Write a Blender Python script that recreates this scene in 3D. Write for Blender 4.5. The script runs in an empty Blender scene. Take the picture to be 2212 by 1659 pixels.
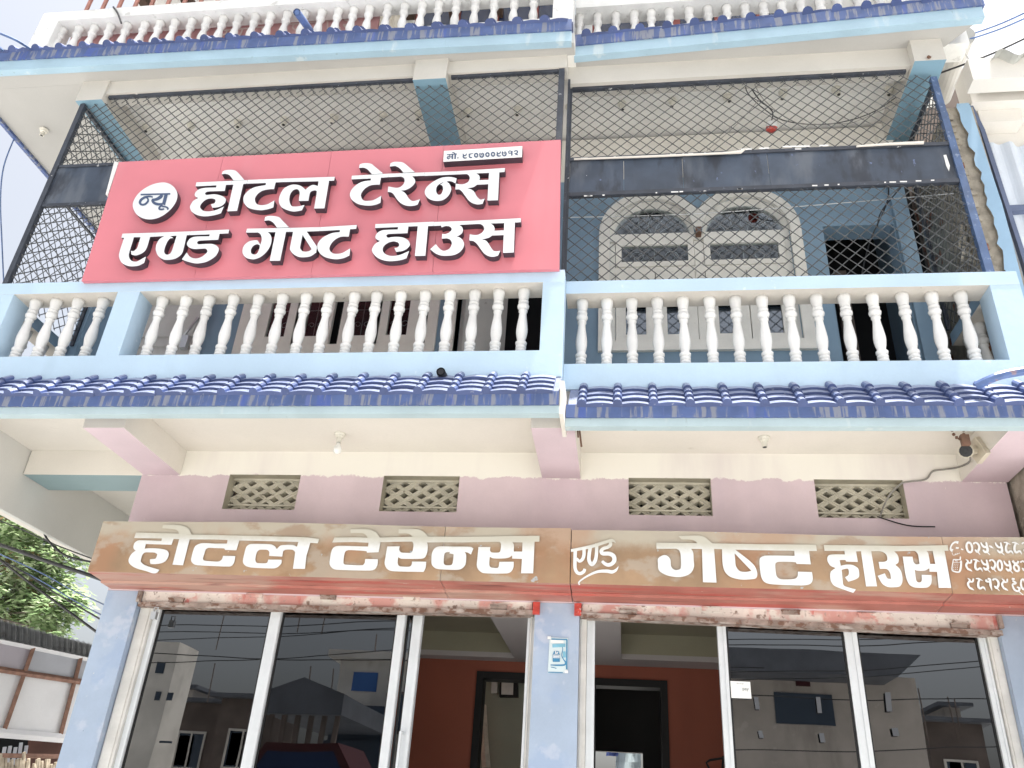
import bpy, math, random
from mathutils import Vector, Matrix
from mathutils.geometry import tessellate_polygon
random.seed(7)
scn = bpy.context.scene
COL = scn.collection

# ------------------------------------------------------------------ camera
VW, VH, FOC = 2212.0, 1659.0, 1785.0
PIT, YAW, ROL = math.radians(28.81), math.radians(-8.72), math.radians(3.85)
EYE = Vector((0.0, -6.0, 1.6))
FWD = Vector((math.sin(YAW) * math.cos(PIT), math.cos(YAW) * math.cos(PIT), math.sin(PIT)))
_r = Vector((math.cos(YAW), -math.sin(YAW), 0)); _u = _r.cross(FWD)
RGT = math.cos(ROL) * _r + math.sin(ROL) * _u
UPV = -math.sin(ROL) * _r + math.cos(ROL) * _u
cam = bpy.data.cameras.new('camera'); camo = bpy.data.objects.new('camera', cam); COL.objects.link(camo)
mw = Matrix((RGT, UPV, -FWD)).transposed().to_4x4(); mw.translation = EYE
camo.matrix_world = mw
cam.sensor_width = 36; cam.lens = 36 * FOC / VW; cam.clip_end = 2000; cam.clip_start = 0.05
scn.camera = camo
# ------------------------------------------------------------------ sky, sun, exposure
SUN = Vector((0.21, -0.035, 1.0)).normalized()
w = bpy.data.worlds.new('World'); scn.world = w; w.use_nodes = True
nt = w.node_tree; bg = nt.nodes['Background']
sky = nt.nodes.new('ShaderNodeTexSky'); sky.sky_type = 'NISHITA'; sky.sun_disc = False
sky.sun_elevation = math.asin(SUN.z); sky.sun_rotation = math.atan2(SUN.x, SUN.y)
sky.air_density = 1.2; sky.dust_density = 8.0; sky.ozone_density = 1.0; sky.altitude = 100
hs = nt.nodes.new('ShaderNodeHueSaturation'); hs.inputs['Saturation'].default_value = .40
nt.links.new(sky.outputs[0], hs.inputs['Color']); nt.links.new(hs.outputs[0], bg.inputs[0]); bg.inputs[1].default_value = 0.108
sl = bpy.data.lights.new('sun', 'SUN'); sl.energy = 5.0; sl.angle = math.radians(0.6); sl.color = (1.0, 0.96, 0.9)
so = bpy.data.objects.new('sun', sl); COL.objects.link(so); so.rotation_euler = SUN.to_track_quat('Z', 'Y').to_euler()
scn.view_settings.view_transform = 'Standard'; scn.view_settings.look = 'None'
scn.view_settings.gamma = 1; scn.view_settings.use_curve_mapping = False
scn.view_settings.exposure = 1.40
scn.cycles.max_bounces = 10; scn.cycles.diffuse_bounces = 8; scn.cycles.transparent_max_bounces = 16

# ------------------------------------------------------------------ measuring helpers (photo sightings onto real planes)
def ray(x, y): return FWD + RGT * ((x - VW / 2) / FOC) - UPV * ((y - VH / 2) / FOC)
def PY(x, y, Y): d = ray(x, y); return EYE + d * ((Y - EYE.y) / d.y)
def PZ(x, y, Z): d = ray(x, y); return EYE + d * ((Z - EYE.z) / d.z)
def PX(x, y, X): d = ray(x, y); return EYE + d * ((X - EYE.x) / d.x)
def PP(x, y, p, n): d = ray(x, y); return EYE + d * ((Vector(p) - EYE).dot(n) / d.dot(n))
def ph(x, y): return (x * .553, y * .553)          # photograph pixel -> working pixel

# ------------------------------------------------------------------ materials
def S(r, g, b):
    f = lambda c: (c / 12.92 if c <= .04045 else ((c + .055) / 1.055) ** 2.4)
    return (f(r / 255), f(g / 255), f(b / 255), 1)
def L(r, g, b): return (r, g, b, 1)
class NT:
    def __init__(s, m): s.t = m.node_tree; s.n = s.t.nodes; s.l = s.t.links
    def new(s, k, **kw):
        o = s.n.new(k)
        for a, v in kw.items(): setattr(o, a, v)
        return o
    def link(s, a, b): s.l.new(a, b)
    def pos(s):
        if not hasattr(s, '_p'): s._p = s.new('ShaderNodeNewGeometry').outputs['Position']
        return s._p
    def noise(s, scale, detail=4, stretch=None, rough=.55, off=0):
        m = s.new('ShaderNodeMapping'); s.link(s.pos(), m.inputs[0])
        m.inputs['Scale'].default_value = stretch or (1, 1, 1); m.inputs['Location'].default_value = (off, off * 1.7, off * .6)
        n = s.new('ShaderNodeTexNoise'); n.inputs['Scale'].default_value = scale; n.inputs['Detail'].default_value = detail
        n.inputs['Roughness'].default_value = rough; s.link(m.outputs[0], n.inputs['Vector']); return n.outputs[0]
    def ramp(s, v, a, b):
        m = s.new('ShaderNodeMapRange'); m.interpolation_type = 'SMOOTHSTEP'
        m.inputs[1].default_value = a; m.inputs[2].default_value = b; s.link(v, m.inputs[0]); return m.outputs[0]
    def mix(s, f, a, b, mode='MIX'):
        m = s.new('ShaderNodeMix', data_type='RGBA', blend_type=mode)
        for sock, v in ((m.inputs[0], f), (m.inputs[6], a), (m.inputs[7], b)):
            if hasattr(v, 'is_linked'): s.link(v, sock)
            else: sock.default_value = v
        return m.outputs[2]
    def math(s, op, a, b=0.0):
        m = s.new('ShaderNodeMath', operation=op)
        for sock, v in ((m.inputs[0], a), (m.inputs[1], b)):
            if hasattr(v, 'is_linked'): s.link(v, sock)
            else: sock.default_value = v
        return m.outputs[0]
    def axis(s, i):
        if not hasattr(s, '_x'): s._x = s.new('ShaderNodeSeparateXYZ'); s.link(s.pos(), s._x.inputs[0])
        return s._x.outputs[i]
def dk(c, k): return (c[0] * k, c[1] * k, c[2] * k, 1)
MATS = {}
def M(name, col, rough=.7, var=.1, scale=2.5, fine=.04, fscale=60, bump=.0, bscale=120, spots=(), edges=(), metal=0, spec=.35, dust_glare=None, vary=0):
    """spots: (colour, scale, lo, hi, stretch, strength); edges: (axis, a, b, noise amplitude, colour, strength) - colour where axis value runs from a to b"""
    m = bpy.data.materials.new(name); m.use_nodes = True; N = NT(m); MATS[name] = m
    bs = N.n['Principled BSDF']
    c = N.mix(N.ramp(N.noise(scale), .3, .7), dk(col, 1 - var), dk(col, 1 + var))
    if fine: c = N.mix(N.noise(fscale, 3), N.mix(1.0, c, dk((1, 1, 1), 1 - 2 * fine), 'MULTIPLY'), c)
    for k, (ax, a, b, amp, ec, st) in enumerate(edges):
        v = N.math('ADD', N.axis(ax), N.math('MULTIPLY', N.math('SUBTRACT', N.noise(7, 7, rough=.72, off=3 + k), .5), amp))
        c = N.mix(N.math('MULTIPLY', N.ramp(v, a, b), st), c, ec)
    for k, sp in enumerate(spots):
        sc, s2, lo, hi, stt, st = sp
        f = N.math('MULTIPLY', N.ramp(N.noise(s2, 5, stt, off=11.3 * (k + 1)), lo, hi), st)
        c = N.mix(f, c, sc)
    if vary:
        oi = N.new('ShaderNodeObjectInfo'); mr = N.new('ShaderNodeMapRange'); mr.inputs[3].default_value = 1 - vary; N.link(oi.outputs['Random'], mr.inputs[0])
        hv = N.new('ShaderNodeHueSaturation'); N.link(c, hv.inputs['Color']); N.link(mr.outputs[0], hv.inputs['Value']); c = hv.outputs[0]
    if dust_glare:                                        # sun glare painted as paler colour, with some dust, on faces looking up
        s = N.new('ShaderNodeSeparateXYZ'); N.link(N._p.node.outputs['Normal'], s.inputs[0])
        c = N.mix(N.math('MULTIPLY', N.ramp(s.outputs[2], .45, .72), N.math('ADD', N.math('MULTIPLY', N.noise(16, 4, off=5), .5), dust_glare[1])), c, dust_glare[0])
    N.link(c, bs.inputs['Base Color']); bs.inputs['Roughness'].default_value = rough
    bs.inputs['Metallic'].default_value = metal; bs.inputs['Specular IOR Level'].default_value = spec
    if bump:
        b = N.new('ShaderNodeBump'); b.inputs['Strength'].default_value = bump; b.inputs['Distance'].default_value = .01
        N.link(N.noise(bscale, 5), b.inputs['Height']); N.link(b.outputs[0], bs.inputs['Normal'])
    return m
DIRT = L(.12, .10, .08)
V1 = (1, 1, .18)                     # stretched down the wall: runs and streaks
m_blue = M('pale_blue_paint', L(.465, .61, .745), .55, .06, 1.2, bump=.14, bscale=14, spots=[(L(.75, .82, .88), 9, .70, .74, None, .35), (L(.33, .44, .54), 4, .56, .8, V1, .35), (L(.25, .28, .3), 30, .74, .80, (1, 1, .25), .5)])
m_bwall = M('blue_wall_paint', L(.225, .335, .445), .6, .05, 1.5, bump=.05, bscale=25, edges=[(2, 7.15, 7.17, .04, L(.76, .74, .69), 1)], spots=[(L(.14, .24, .34), 3, .6, .8, V1, .25)])
m_bbeam = M('blue_beam_paint', L(.20, .335, .43), .6, .06, 2)
m_lblue = M('light_blue_fascia_paint', L(.41, .515, .55), .6, .06, 3, spots=[(L(.66, .68, .64), 6, .62, .72, (1, 1, .25), .4), (L(.2, .24, .24), 14, .66, .74, (1, 1, .3), .5)])
m_cream = M('cream_paint', L(.71, .68, .625), .7, .04, 1.2, bump=.04, bscale=30, spots=[(L(.40, .36, .30), 6, .68, .82, None, .35), (DIRT, 38, .74, .78, None, .5)])
m_soffit = M('soffit_lifted_for_shade', L(.80, .79, .76), .75, .05, 1.0, bump=.03, bscale=25, spots=[(L(.42, .39, .34), 5, .66, .82, None, .35), (DIRT, 30, .75, .79, None, .45)])  # inner soffit colour lightened to make up for shade behind the mesh
m_ebeam = M('edge_beam_paint', L(.56, .54, .50), .75, .05, 1.2, spots=[(L(.4, .36, .3), 6, .66, .8, None, .4), (DIRT, 30, .74, .78, None, .5)])
m_strip = M('grey_eave_toned_for_light', L(.40, .395, .38), .75, .05, 1.0, spots=[(L(.36, .34, .30), 5, .64, .8, None, .35), (DIRT, 30, .74, .78, None, .5)])  # grey outer underside, colour darkened to cancel the stronger light there
m_mortar = M('dark_mortar', L(.13, .095, .07), .95, .2, 9, bump=.4)
m_grey = M('grey_plaster', L(.60, .60, .575), .8, .05, 1)
m_lilac = M('lilac_wall_paint', L(.62, .505, .54), .75, .08, 1.6, bump=.06, bscale=28, edges=[(2, 4.085, 4.096, .13, L(.80, .775, .71), 1)],
            spots=[(L(.72, .68, .62), 34, .735, .75, (1, 1, .35), .8), (L(.46, .37, .43), 2.2, .5, .8, V1, .35), (DIRT, 45, .76, .78, None, .4)])
m_lbeam = M('lilac_beam_paint', L(.60, .49, .535), .75, .05, 2, spots=[(L(.7, .66, .6), 30, .74, .76, None, .6)])
m_teal = M('teal_paint', L(.26, .36, .38), .7, .05, 2)
m_white = M('white_baluster_paint', L(.79, .79, .78), .42, .05, 6, spots=[(L(.5, .45, .38), 18, .66, .8, None, .5), (L(.3, .27, .22), 60, .74, .78, None, .5)], vary=.14)
m_whitew = M('weathered_white_plaster', L(.74, .75, .74), .7, .08, 4, bump=.1, spots=[(L(.3, .3, .29), 9, .6, .7, None, .45), (DIRT, 22, .7, .75, (1, 1, .4), .6)])
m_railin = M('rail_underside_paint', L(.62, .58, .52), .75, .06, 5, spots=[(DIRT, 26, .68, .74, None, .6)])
m_tile = M('blue_tile_paint', L(.060, .090, .225), .35, .10, 7, spots=[(L(.45, .47, .52), 34, .64, .74, None, .4), (L(.045, .05, .12), 12, .66, .8, None, .3)], bump=.2, bscale=70, dust_glare=(L(.40, .44, .54), .12), vary=.25)
m_tedge = M('blue_edge_paint', L(.075, .115, .26), .6, .14, 6, spots=[(L(.24, .25, .28), 26, .50, .60, (1, 1, .10), .75), (L(.06, .10, .33), 12, .60, .66, (1, 1, .1), .7), (L(.3, .28, .24), 50, .68, .72, None, .5)])
m_navy = M('navy_sheet_metal', L(.047, .064, .095), .5, .25, 3, spots=[(L(.115, .13, .155), 4, .46, .66, (1, 1, .3), .75), (L(.016, .019, .028), 6, .52, .66, (1, 1, .35), .75), (L(.14, .18, .32), 14, .68, .72, (1, 1, .6), .7), (L(.8, .8, .8), 30, .745, .755, (1, 1, .5), .9)], spec=.4)
m_bar = M('navy_bar_paint', L(.045, .052, .068), .5, .2, 8, spots=[(L(.75, .75, .75), 26, .69, .71, (.5, .5, 1), .8), (L(.14, .16, .2), 30, .6, .7, None, .5)])
m_barb = M('worn_blue_bar_paint', L(.07, .115, .225), .5, .2, 8, spots=[(L(.35, .4, .5), 30, .6, .7, None, .5)])
m_wire = M('dark_wire', L(.085, .09, .095), .55, .25, 9, metal=.3)
m_red = M('sign_red_sheet', L(.60, .185, .22), .28, .04, 1.1, fine=.0, spec=.5, spots=[(L(.56, .27, .29), 2.2, .5, .8, V1, .45), (L(.7, .5, .5), 60, .78, .8, None, .6)])
m_letw = M('letter_white_acrylic', L(.68, .71, .73), .3, .02, 3, fine=0, spec=.5)
m_lets = M('letter_dark_return', L(.055, .040, .055), .45, .1, 20)
m_ink = M('dark_blue_ink', L(.055, .085, .16), .4, .03, 3, fine=0)
m_plate = M('white_plate', L(.82, .83, .82), .35, .02, 3)
m_board = M('old_brown_board_paint', L(.37, .245, .15), .6, .2, 2.2, bump=.12, bscale=9,
            edges=[(2, 3.38, 3.50, .14, L(.46, .415, .335), .95)],
            spots=[(L(.42, .21, .12), 1.6, .50, .64, (1, 1, .8), .5), (L(.43, .375, .31), 3.2, .52, .60, (1, 1, 1.4), .6), (L(.29, .165, .09), 5, .56, .66, (.6, 1, 1), .5), (L(.42, .46, .48), 8, .68, .70, None, .85), (L(.62, .52, .40), 24, .73, .76, None, .8), (L(.12, .08, .06), 40, .76, .79, (1, 1, .5), .5)])
m_boardr = M('old_red_board_paint', L(.40, .15, .12), .6, .15, 3, bump=.1, bscale=14, spots=[(L(.46, .31, .25), 3.4, .46, .60, (.25, 1, 1), .8), (L(.44, .07, .055), 6, .52, .62, (.15, 1.6, 1), .75), (L(.12, .05, .045), 9, .60, .70, (.12, 2, 1), .7), (L(.6, .5, .45), 30, .72, .75, (.4, 1, 1), .7)])
m_bnum = M('white_number_paint', L(.74, .74, .73), .6, .04, 4, spots=[(L(.42, .3, .22), 22, .66, .72, None, .6)])
m_ublue = M('upper_fascia_paint', L(.34, .485, .585), .6, .06, 3, spots=[(L(.62, .66, .64), 6, .60, .70, (1, 1, .2), .45), (L(.2, .24, .24), 14, .68, .76, (1, 1, .3), .5)])
m_bletr = M('old_white_letter_paint', L(.78, .79, .79), .6, .03, 4, edges=[(2, 3.37, 3.475, .09, L(.53, .505, .42), .95)], spots=[(L(.4, .28, .2), 46, .77, .79, (.4, 1, 1), .8)])
m_shut = M('peeling_shutter_paint', L(.66, .61, .56), .65, .12, 3, bump=.2, bscale=20, spots=[(L(.52, .22, .19), 4.5, .50, .60, (.7, 1, .6), .8), (L(.50, .06, .05), 9, .60, .68, (1, 1, .3), .7), (L(.68, .66, .60), 8, .58, .62, (.5, 1, 1), .7), (L(.14, .075, .045), 14, .60, .68, None, .8), (L(.33, .27, .24), 30, .60, .66, None, .6)])
m_rust = M('rusty_steel', L(.30, .24, .21), .7, .25, 14, bump=.3, bscale=40, spots=[(L(.13, .06, .035), 18, .5, .6, None, .8), (L(.5, .47, .44), 12, .56, .64, (.4, 1, 1), .6)])
m_brkt = M('red_bracket_paint', L(.52, .07, .055), .5, .15, 20, spots=[(L(.6, .5, .48), 24, .6, .64, None, .8)])
m_pillar = M('pillar_blue_distemper', L(.375, .455, .575), .75, .09, 1.6, bump=.10, bscale=18, spots=[(L(.30, .385, .54), 3.5, .5, .64, None, .6), (L(.50, .54, .62), 6, .58, .68, None, .55), (L(.66, .65, .6), 16, .70, .725, None, .8), (L(.10, .13, .18), 22, .73, .75, (1, 1, .4), .7)],
             edges=[(2, 1.9, 1.2, .5, L(.22, .34, .58), .5)])
m_alu = M('aluminium_frame', L(.72, .75, .77), .38, .04, 6, metal=.25)
m_guide = M('cream_guide_channel', L(.62, .61, .58), .6, .1, 6, spots=[(DIRT, 20, .66, .74, (1, 1, .3), .6)])
m_black = M('black_rubber', L(.012, .012, .013), .6, .1, 5)
m_dark = M('dark_opening', L(.01, .011, .013), .8, .1, 2)
m_rwall = M('brick_red_wall_paint', L(.33, .10, .062), .7, .05, 1.2, spots=[(L(.19, .055, .04), 2, .5, .8, V1, .3)])
m_ceil = M('interior_ceiling', L(.50, .47, .47), .8, .03, 1)
m_tray = M('interior_tray', L(.36, .34, .25), .8, .05, 2)
m_green = M('dim_green_wall', L(.32, .34, .28), .8, .05, 2)
m_dblue = M('dado_blue', L(.05, .11, .24), .7, .05, 2)
m_wcream = M('window_cream_enamel', L(.82, .805, .75), .45, .05, 4, spots=[(DIRT, 24, .70, .77, None, .4)])
m_grill = M('iron_scroll', L(.42, .44, .45), .5, .1, 8)
m_lat = M('lattice_cement', L(.56, .53, .44), .85, .10, 9, bump=.3, bscale=50, spots=[(L(.18, .15, .11), 18, .64, .72, None, .75), (L(.62, .6, .55), 12, .6, .7, None, .5)])
m_latd = M('vent_reveal_cement', L(.40, .375, .30), .85, .12, 6, spots=[(L(.2, .17, .13), 10, .62, .75, None, .6)])
m_brick = M('old_red_brick', L(.24, .105, .07), .9, .25, 6, bump=.4, bscale=40, spots=[(L(.34, .25, .2), 12, .6, .7, None, .5)])
m_cem = M('raw_cement', L(.33, .30, .25), .95, .2, 12, bump=.8, bscale=40, spots=[(L(.7, .7, .68), 14, .70, .72, None, .8)])
m_npier = M('neighbour_blue_paint', L(.30, .46, .62), .6, .05, 2)
m_nwhite = M('neighbour_white_paint', L(.74, .72, .68), .6, .04, 2, spots=[(DIRT, 30, .74, .77, None, .5)])
m_nframe = M('blue_grey_frame', L(.11, .14, .23), .5, .1, 6)
m_sheet = M('corrugated_asbestos', L(.42, .43, .41), .8, .15, 5, spots=[(L(.25, .19, .16), 8, .6, .7, None, .6)])
m_curt = M('pale_curtain', L(.66, .72, .80), .8, .04, 3)
m_pvc = M('white_pvc', L(.40, .40, .385), .45, .06, 5, spots=[(L(.45, .44, .4), 7, .6, .75, None, .5)])
m_hold = M('cream_bakelite', L(.66, .64, .57), .5, .08, 20)
m_bulb = M('bulb_glass', L(.82, .82, .80), .15, .02, 5)
m_cable = M('black_cable', L(.02, .021, .024), .5, .2, 10)
m_cableb = M('blue_grey_cable', L(.10, .16, .32), .5, .2, 10)
m_cabg = M('grey_cable', L(.25, .24, .22), .6, .2, 10)
m_hose = M('blue_hose', L(.10, .16, .34), .4, .15, 9, spots=[(L(.35, .2, .14), 14, .6, .68, None, .6)])
m_cctv = M('cctv_cream', L(.60, .55, .45), .5, .06, 9)
m_lens = M('cctv_black_glass', L(.02, .022, .025), .15, .1, 9, spec=.6)
m_lock = M('rusty_brown', L(.14, .075, .05), .6, .2, 20)
m_cloth = M('dirty_white_cloth', L(.60, .56, .48), .9, .12, 12, bump=.4, bscale=60)
m_ground = M('dusty_asphalt', L(.415, .415, .405), .9, .15, .8, bump=.3, bscale=20, spots=[(L(.3, .29, .28), 1.2, .5, .7, None, .4)])
m_pave = M('dusty_concrete', L(.46, .46, .45), .9, .12, 1.5)
m_kerb = M('kerb_concrete', L(.40, .39, .36), .9, .12, 3)
m_shpan = M('white_metal_sheet', L(.80, .81, .84), .5, .04, 2)
m_shpan2 = M('greyed_metal_sheet', L(.52, .54, .60), .5, .05, 2)
m_shpur = M('greyed_lilac_sheet', L(.50, .47, .53), .5, .05, 2)
m_shrust = M('rusty_angle_iron', L(.28, .16, .12), .7, .2, 12)
m_shroof = M('weathered_tin_roof', L(.22, .23, .24), .6, .2, 4, spots=[(L(.10, .09, .08), 6, .55, .7, None, .6)])
m_brown = M('brown_boarding', L(.10, .045, .035), .7, .15, 4)
m_stick = M('dry_stick', L(.42, .36, .28), .85, .25, 12)
def leafmat(name, c):
    m = bpy.data.materials.new(name); m.use_nodes = True; N = NT(m); bs = N.n['Principled BSDF']; N.n.remove(bs)
    d = N.new('ShaderNodeBsdfDiffuse'); t = N.new('ShaderNodeBsdfTranslucent'); x = N.new('ShaderNodeMixShader'); x.inputs[0].default_value = .5
    cc = N.mix(N.noise(3), dk(c, .7), dk(c, 1.3)); N.link(cc, d.inputs[0]); N.link(cc, t.inputs[0]); N.link(d.outputs[0], x.inputs[1]); N.link(t.outputs[0], x.inputs[2]); N.link(x.outputs[0], N.n['Material Output'].inputs[0]); return m
m_leafs = [leafmat('leaf_green_a', L(.25, .35, .18)), leafmat('leaf_green_b', L(.36, .45, .26)), leafmat('leaf_pale', L(.48, .54, .38)), leafmat('leaf_dry', L(.24, .18, .10))]
m_bark = M('bark', L(.12, .10, .085), .9, .3, 8)
m_pink = M('faded_pink_board', L(.50, .27, .28), .6, .06, 1, spots=[(L(.56, .36, .36), 1.4, .45, .7, None, .6)])
m_pinkl = M('faded_white_letter', L(.62, .52, .50), .6, .04, 2)
m_wfr = M('red_brown_frame', L(.26, .075, .065), .5, .1, 6)
m_npane = M('navy_window_glass', L(.02, .035, .085), .06, .1, 1, fine=0, spec=.8)
m_pole = M('pink_steel_post', L(.44, .21, .17), .5, .12, 8)
m_wood = M('dark_timber', L(.10, .065, .05), .8, .2, 6)
m_marble = M('grey_white_marble', L(.66, .70, .72), .4, .12, 7, spots=[(L(.35, .4, .43), 14, .58, .64, None, .6)])
m_ctower = M('opposite_white_plaster', L(.66, .63, .58), .8, .12, 1, spots=[(L(.35, .33, .3), 1.2, .55, .75, (1, 1, .3), .6)])
m_ccream = M('opposite_cream_plaster', L(.52, .47, .42), .8, .14, .8, spots=[(L(.28, .25, .22), 1.0, .52, .72, (1, 1, .25), .7), (L(.6, .56, .5), 3, .62, .7, None, .5)])
m_cdark = M('opposite_dark_masonry', L(.16, .13, .115), .85, .2, 1.2)
m_cwin = M('opposite_window', L(.05, .07, .10), .3, .1, 1)
m_cblue = M('opposite_blue_pane', L(.06, .16, .42), .4, .1, 1)
m_ctin = M('opposite_tin', L(.12, .13, .15), .6, .15, 2)
m_cred = M('opposite_red', L(.05, .008, .01), .5, .05, 2)
m_stk = M('sticker_pale', L(.62, .72, .74), .5, .03, 4)
m_stk1 = M('sticker_cyan', L(.20, .45, .58), .5, .08, 20)
m_stk2 = M('sticker_blue', L(.06, .24, .42), .5, .08, 20)
m_paper = M('white_paper', L(.80, .80, .79), .6, .02, 5)
m_txt = M('grey_print', L(.14, .18, .17), .6, .05, 9)
m_tape = M('cellophane_tape', L(.085, .09, .10), .3, .05, 9)
m_gsht = M('grey_painted_steel', L(.60, .60, .58), .6, .06, 2, spots=[(DIRT, 20, .68, .75, None, .5)])
m_steel = M('bright_steel', L(.6, .62, .64), .3, .05, 9, metal=.6)
m_skycl = M('pale_plastic_sheet', L(.50, .60, .64), .6, .12, 4, bump=.5, bscale=8)
m_bcl = M('blue_cloth', L(.08, .12, .36), .85, .15, 5)
def glass(name, tint, refl):
    m = bpy.data.materials.new(name); m.use_nodes = True; N = NT(m)
    for n in list(N.n):
        if n.type != 'OUTPUT_MATERIAL': N.n.remove(n)
    t = N.new('ShaderNodeBsdfTransparent'); t.inputs[0].default_value = tint
    g = N.new('ShaderNodeBsdfGlossy'); g.inputs['Roughness'].default_value = 0.004; g.inputs[0].default_value = (.95, .97, 1, 1)
    b = N.new('ShaderNodeBump'); b.inputs['Strength'].default_value = .012; b.inputs['Distance'].default_value = .05
    N.link(N.noise(1.6, 1), b.inputs['Height']); N.link(b.outputs[0], g.inputs['Normal'])
    f = N.new('ShaderNodeFresnel'); f.inputs[0].default_value = 1.5
    fac = N.math('ADD', N.math('MULTIPLY', f.outputs[0], .6), refl)
    mx = N.new('ShaderNodeMixShader'); N.link(fac, mx.inputs[0]); N.link(t.outputs[0], mx.inputs[1]); N.link(g.outputs[0], mx.inputs[2])
    N.link(mx.outputs[0], N.n['Material Output'].inputs[0]); return m
g_dark = glass('tinted_door_glass', L(.06, .055, .055), .15)
g_blue = glass('blue_tinted_glass', L(.05, .085, .12), .10)
g_case = glass('casement_glass', L(.5, .55, .58), .13)
g_clear = glass('window_glass', L(.84, .87, .87), .01)

# ------------------------------------------------------------------ mesh building
class MB:
    def __init__(s): s.v = []; s.f = []; s.m = []
    def face(s, pts, mi=0):
        k = len(s.v); s.v += [Vector(p) for p in pts]; s.f.append(list(range(k, k + len(pts)))); s.m.append(mi); return s
    def hexa(s, a, b, mi=0, fm=None):
        """a, b: matching loops of points (front, back); fm: material per side (list) / front / back"""
        n = len(a); k = len(s.v); s.v += [Vector(p) for p in a] + [Vector(p) for p in b]
        fr, bk, sd = (mi, mi, [mi] * n) if fm is None else fm
        if fr is not None: s.f.append(list(range(k, k + n))); s.m.append(fr)
        if bk is not None: s.f.append(list(range(k + 2 * n - 1, k + n - 1, -1))); s.m.append(bk)
        for i in range(n):
            j = (i + 1) % n; s.f.append([k + j, k + i, k + n + i, k + n + j]); s.m.append(sd[i])
        return s
    def box(s, x0, x1, y0, y1, z0, z1, mi=0, fm=None):
        # front loop (y0): bl, br, tr, tl ; sides: bottom, right, top, left
        a = [(x0, y0, z0), (x1, y0, z0), (x1, y0, z1), (x0, y0, z1)]
        b = [(x0, y1, z0), (x1, y1, z0), (x1, y1, z1), (x0, y1, z1)]
        return s.hexa(a, b, mi, fm)
    def tube(s, path, r, n=6, mi=0, cap=True):
        path = [Vector(p) for p in path]; k = len(s.v); m = len(path)
        rs = r if isinstance(r, (list, tuple)) else [r] * m
        up = None
        for i, p in enumerate(path):
            d = (path[min(i + 1, m - 1)] - path[max(i - 1, 0)]).normalized()
            if up is None: up = Vector((0, 0, 1)) if abs(d.z) < .9 else Vector((1, 0, 0))
            a = d.cross(up); a = a.normalized() if a.length > 1e-6 else d.orthogonal().normalized(); b = a.cross(d)
            up = b
            for q in range(n):
                t = 2 * math.pi * q / n; s.v.append(p + a * math.cos(t) * rs[i] + b * math.sin(t) * rs[i])
        for i in range(m - 1):
            for q in range(n):
                q2 = (q + 1) % n; s.f.append([k + i * n + q, k + i * n + q2, k + (i + 1) * n + q2, k + (i + 1) * n + q]); s.m.append(mi)
        if cap:
            s.f.append([k + q for q in range(n)][::-1]); s.m.append(mi)
            s.f.append([k + (m - 1) * n + q for q in range(n)]); s.m.append(mi)
        return s
    def lathe(s, prof, base, axis=(0, 0, 1), n=10, mi=0):
        """prof: (radius, height)"""
        ax = Vector(axis).normalized(); a = ax.orthogonal().normalized(); b = ax.cross(a); base = Vector(base); k = len(s.v)
        for r, h in prof:
            for q in range(n):
                t = 2 * math.pi * q / n; s.v.append(base + ax * h + (a * math.cos(t) + b * math.sin(t)) * r)
        for i in range(len(prof) - 1):
            for q in range(n):
                q2 = (q + 1) % n; s.f.append([k + i * n + q, k + i * n + q2, k + (i + 1) * n + q2, k + (i + 1) * n + q]); s.m.append(mi)
        s.f.append([k + q for q in range(n)][::-1]); s.m.append(mi)
        s.f.append([k + (len(prof) - 1) * n + q for q in range(n)]); s.m.append(mi)
        return s
WL = {}
def obj(name, mb, mats, parent=None, smooth=False, origin=None, **props):
    mats = mats if isinstance(mats, (list, tuple)) else [mats]
    me = bpy.data.meshes.new(name)
    lo = [min(v[i] for v in mb.v) for i in range(3)]; hi = [max(v[i] for v in mb.v) for i in range(3)]
    o0 = Vector(origin) if origin else Vector(((lo[0] + hi[0]) / 2, (lo[1] + hi[1]) / 2, lo[2]))
    me.from_pydata([tuple(v - o0) for v in mb.v], [], mb.f)
    for m in mats: me.materials.append(m)
    me.polygons.foreach_set('material_index', mb.m)
    if smooth: me.polygons.foreach_set('use_smooth', [True] * len(mb.f))
    o = bpy.data.objects.new(name, me); COL.objects.link(o); WL[o] = o0
    if parent: o.parent = parent; o.location = o0 - WL[parent]
    else: o.location = o0
    for k, v in props.items(): o[k] = v
    return o
def thing(name, label, cat, loc, group=None):
    o = bpy.data.objects.new(name, None); COL.objects.link(o); o.location = loc; WL[o] = Vector(loc); o.empty_display_size = .1
    o['label'] = label; o['category'] = cat
    if group: o['group'] = group
    return o
def copy_at(src, loc, parent, rot=None):
    """one more of a piece, sharing its mesh"""
    c = src.copy(); COL.objects.link(c); WL[c] = Vector(loc); c.parent = parent
    c.location = Vector(loc) - (WL[parent] if parent else Vector((0, 0, 0)))
    if rot is not None: c.rotation_euler = rot
    return c
def tag(o, label, cat, group=None):
    o['label'] = label; o['category'] = cat
    if group: o['group'] = group
    return o
def lerp(a, b, t): return a + (b - a) * t
# ------------------------------------------------------------------ ground
m = MB(); m.face([(-400, -400, 0), (400, -400, 0), (400, 400, 0), (-400, 400, 0)])
obj('ground', m, m_ground, kind='structure')
m = MB(); m.box(-30, 30, -2.6, -.02, .004, .15)
obj('pavement', m, m_pave, kind='structure')
m = MB()
for i in range(60): m.box(-30 + i, -29.005 + i, -2.75, -2.603, .004, .17)
obj('kerb', m, m_kerb, kind='structure')

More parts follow.
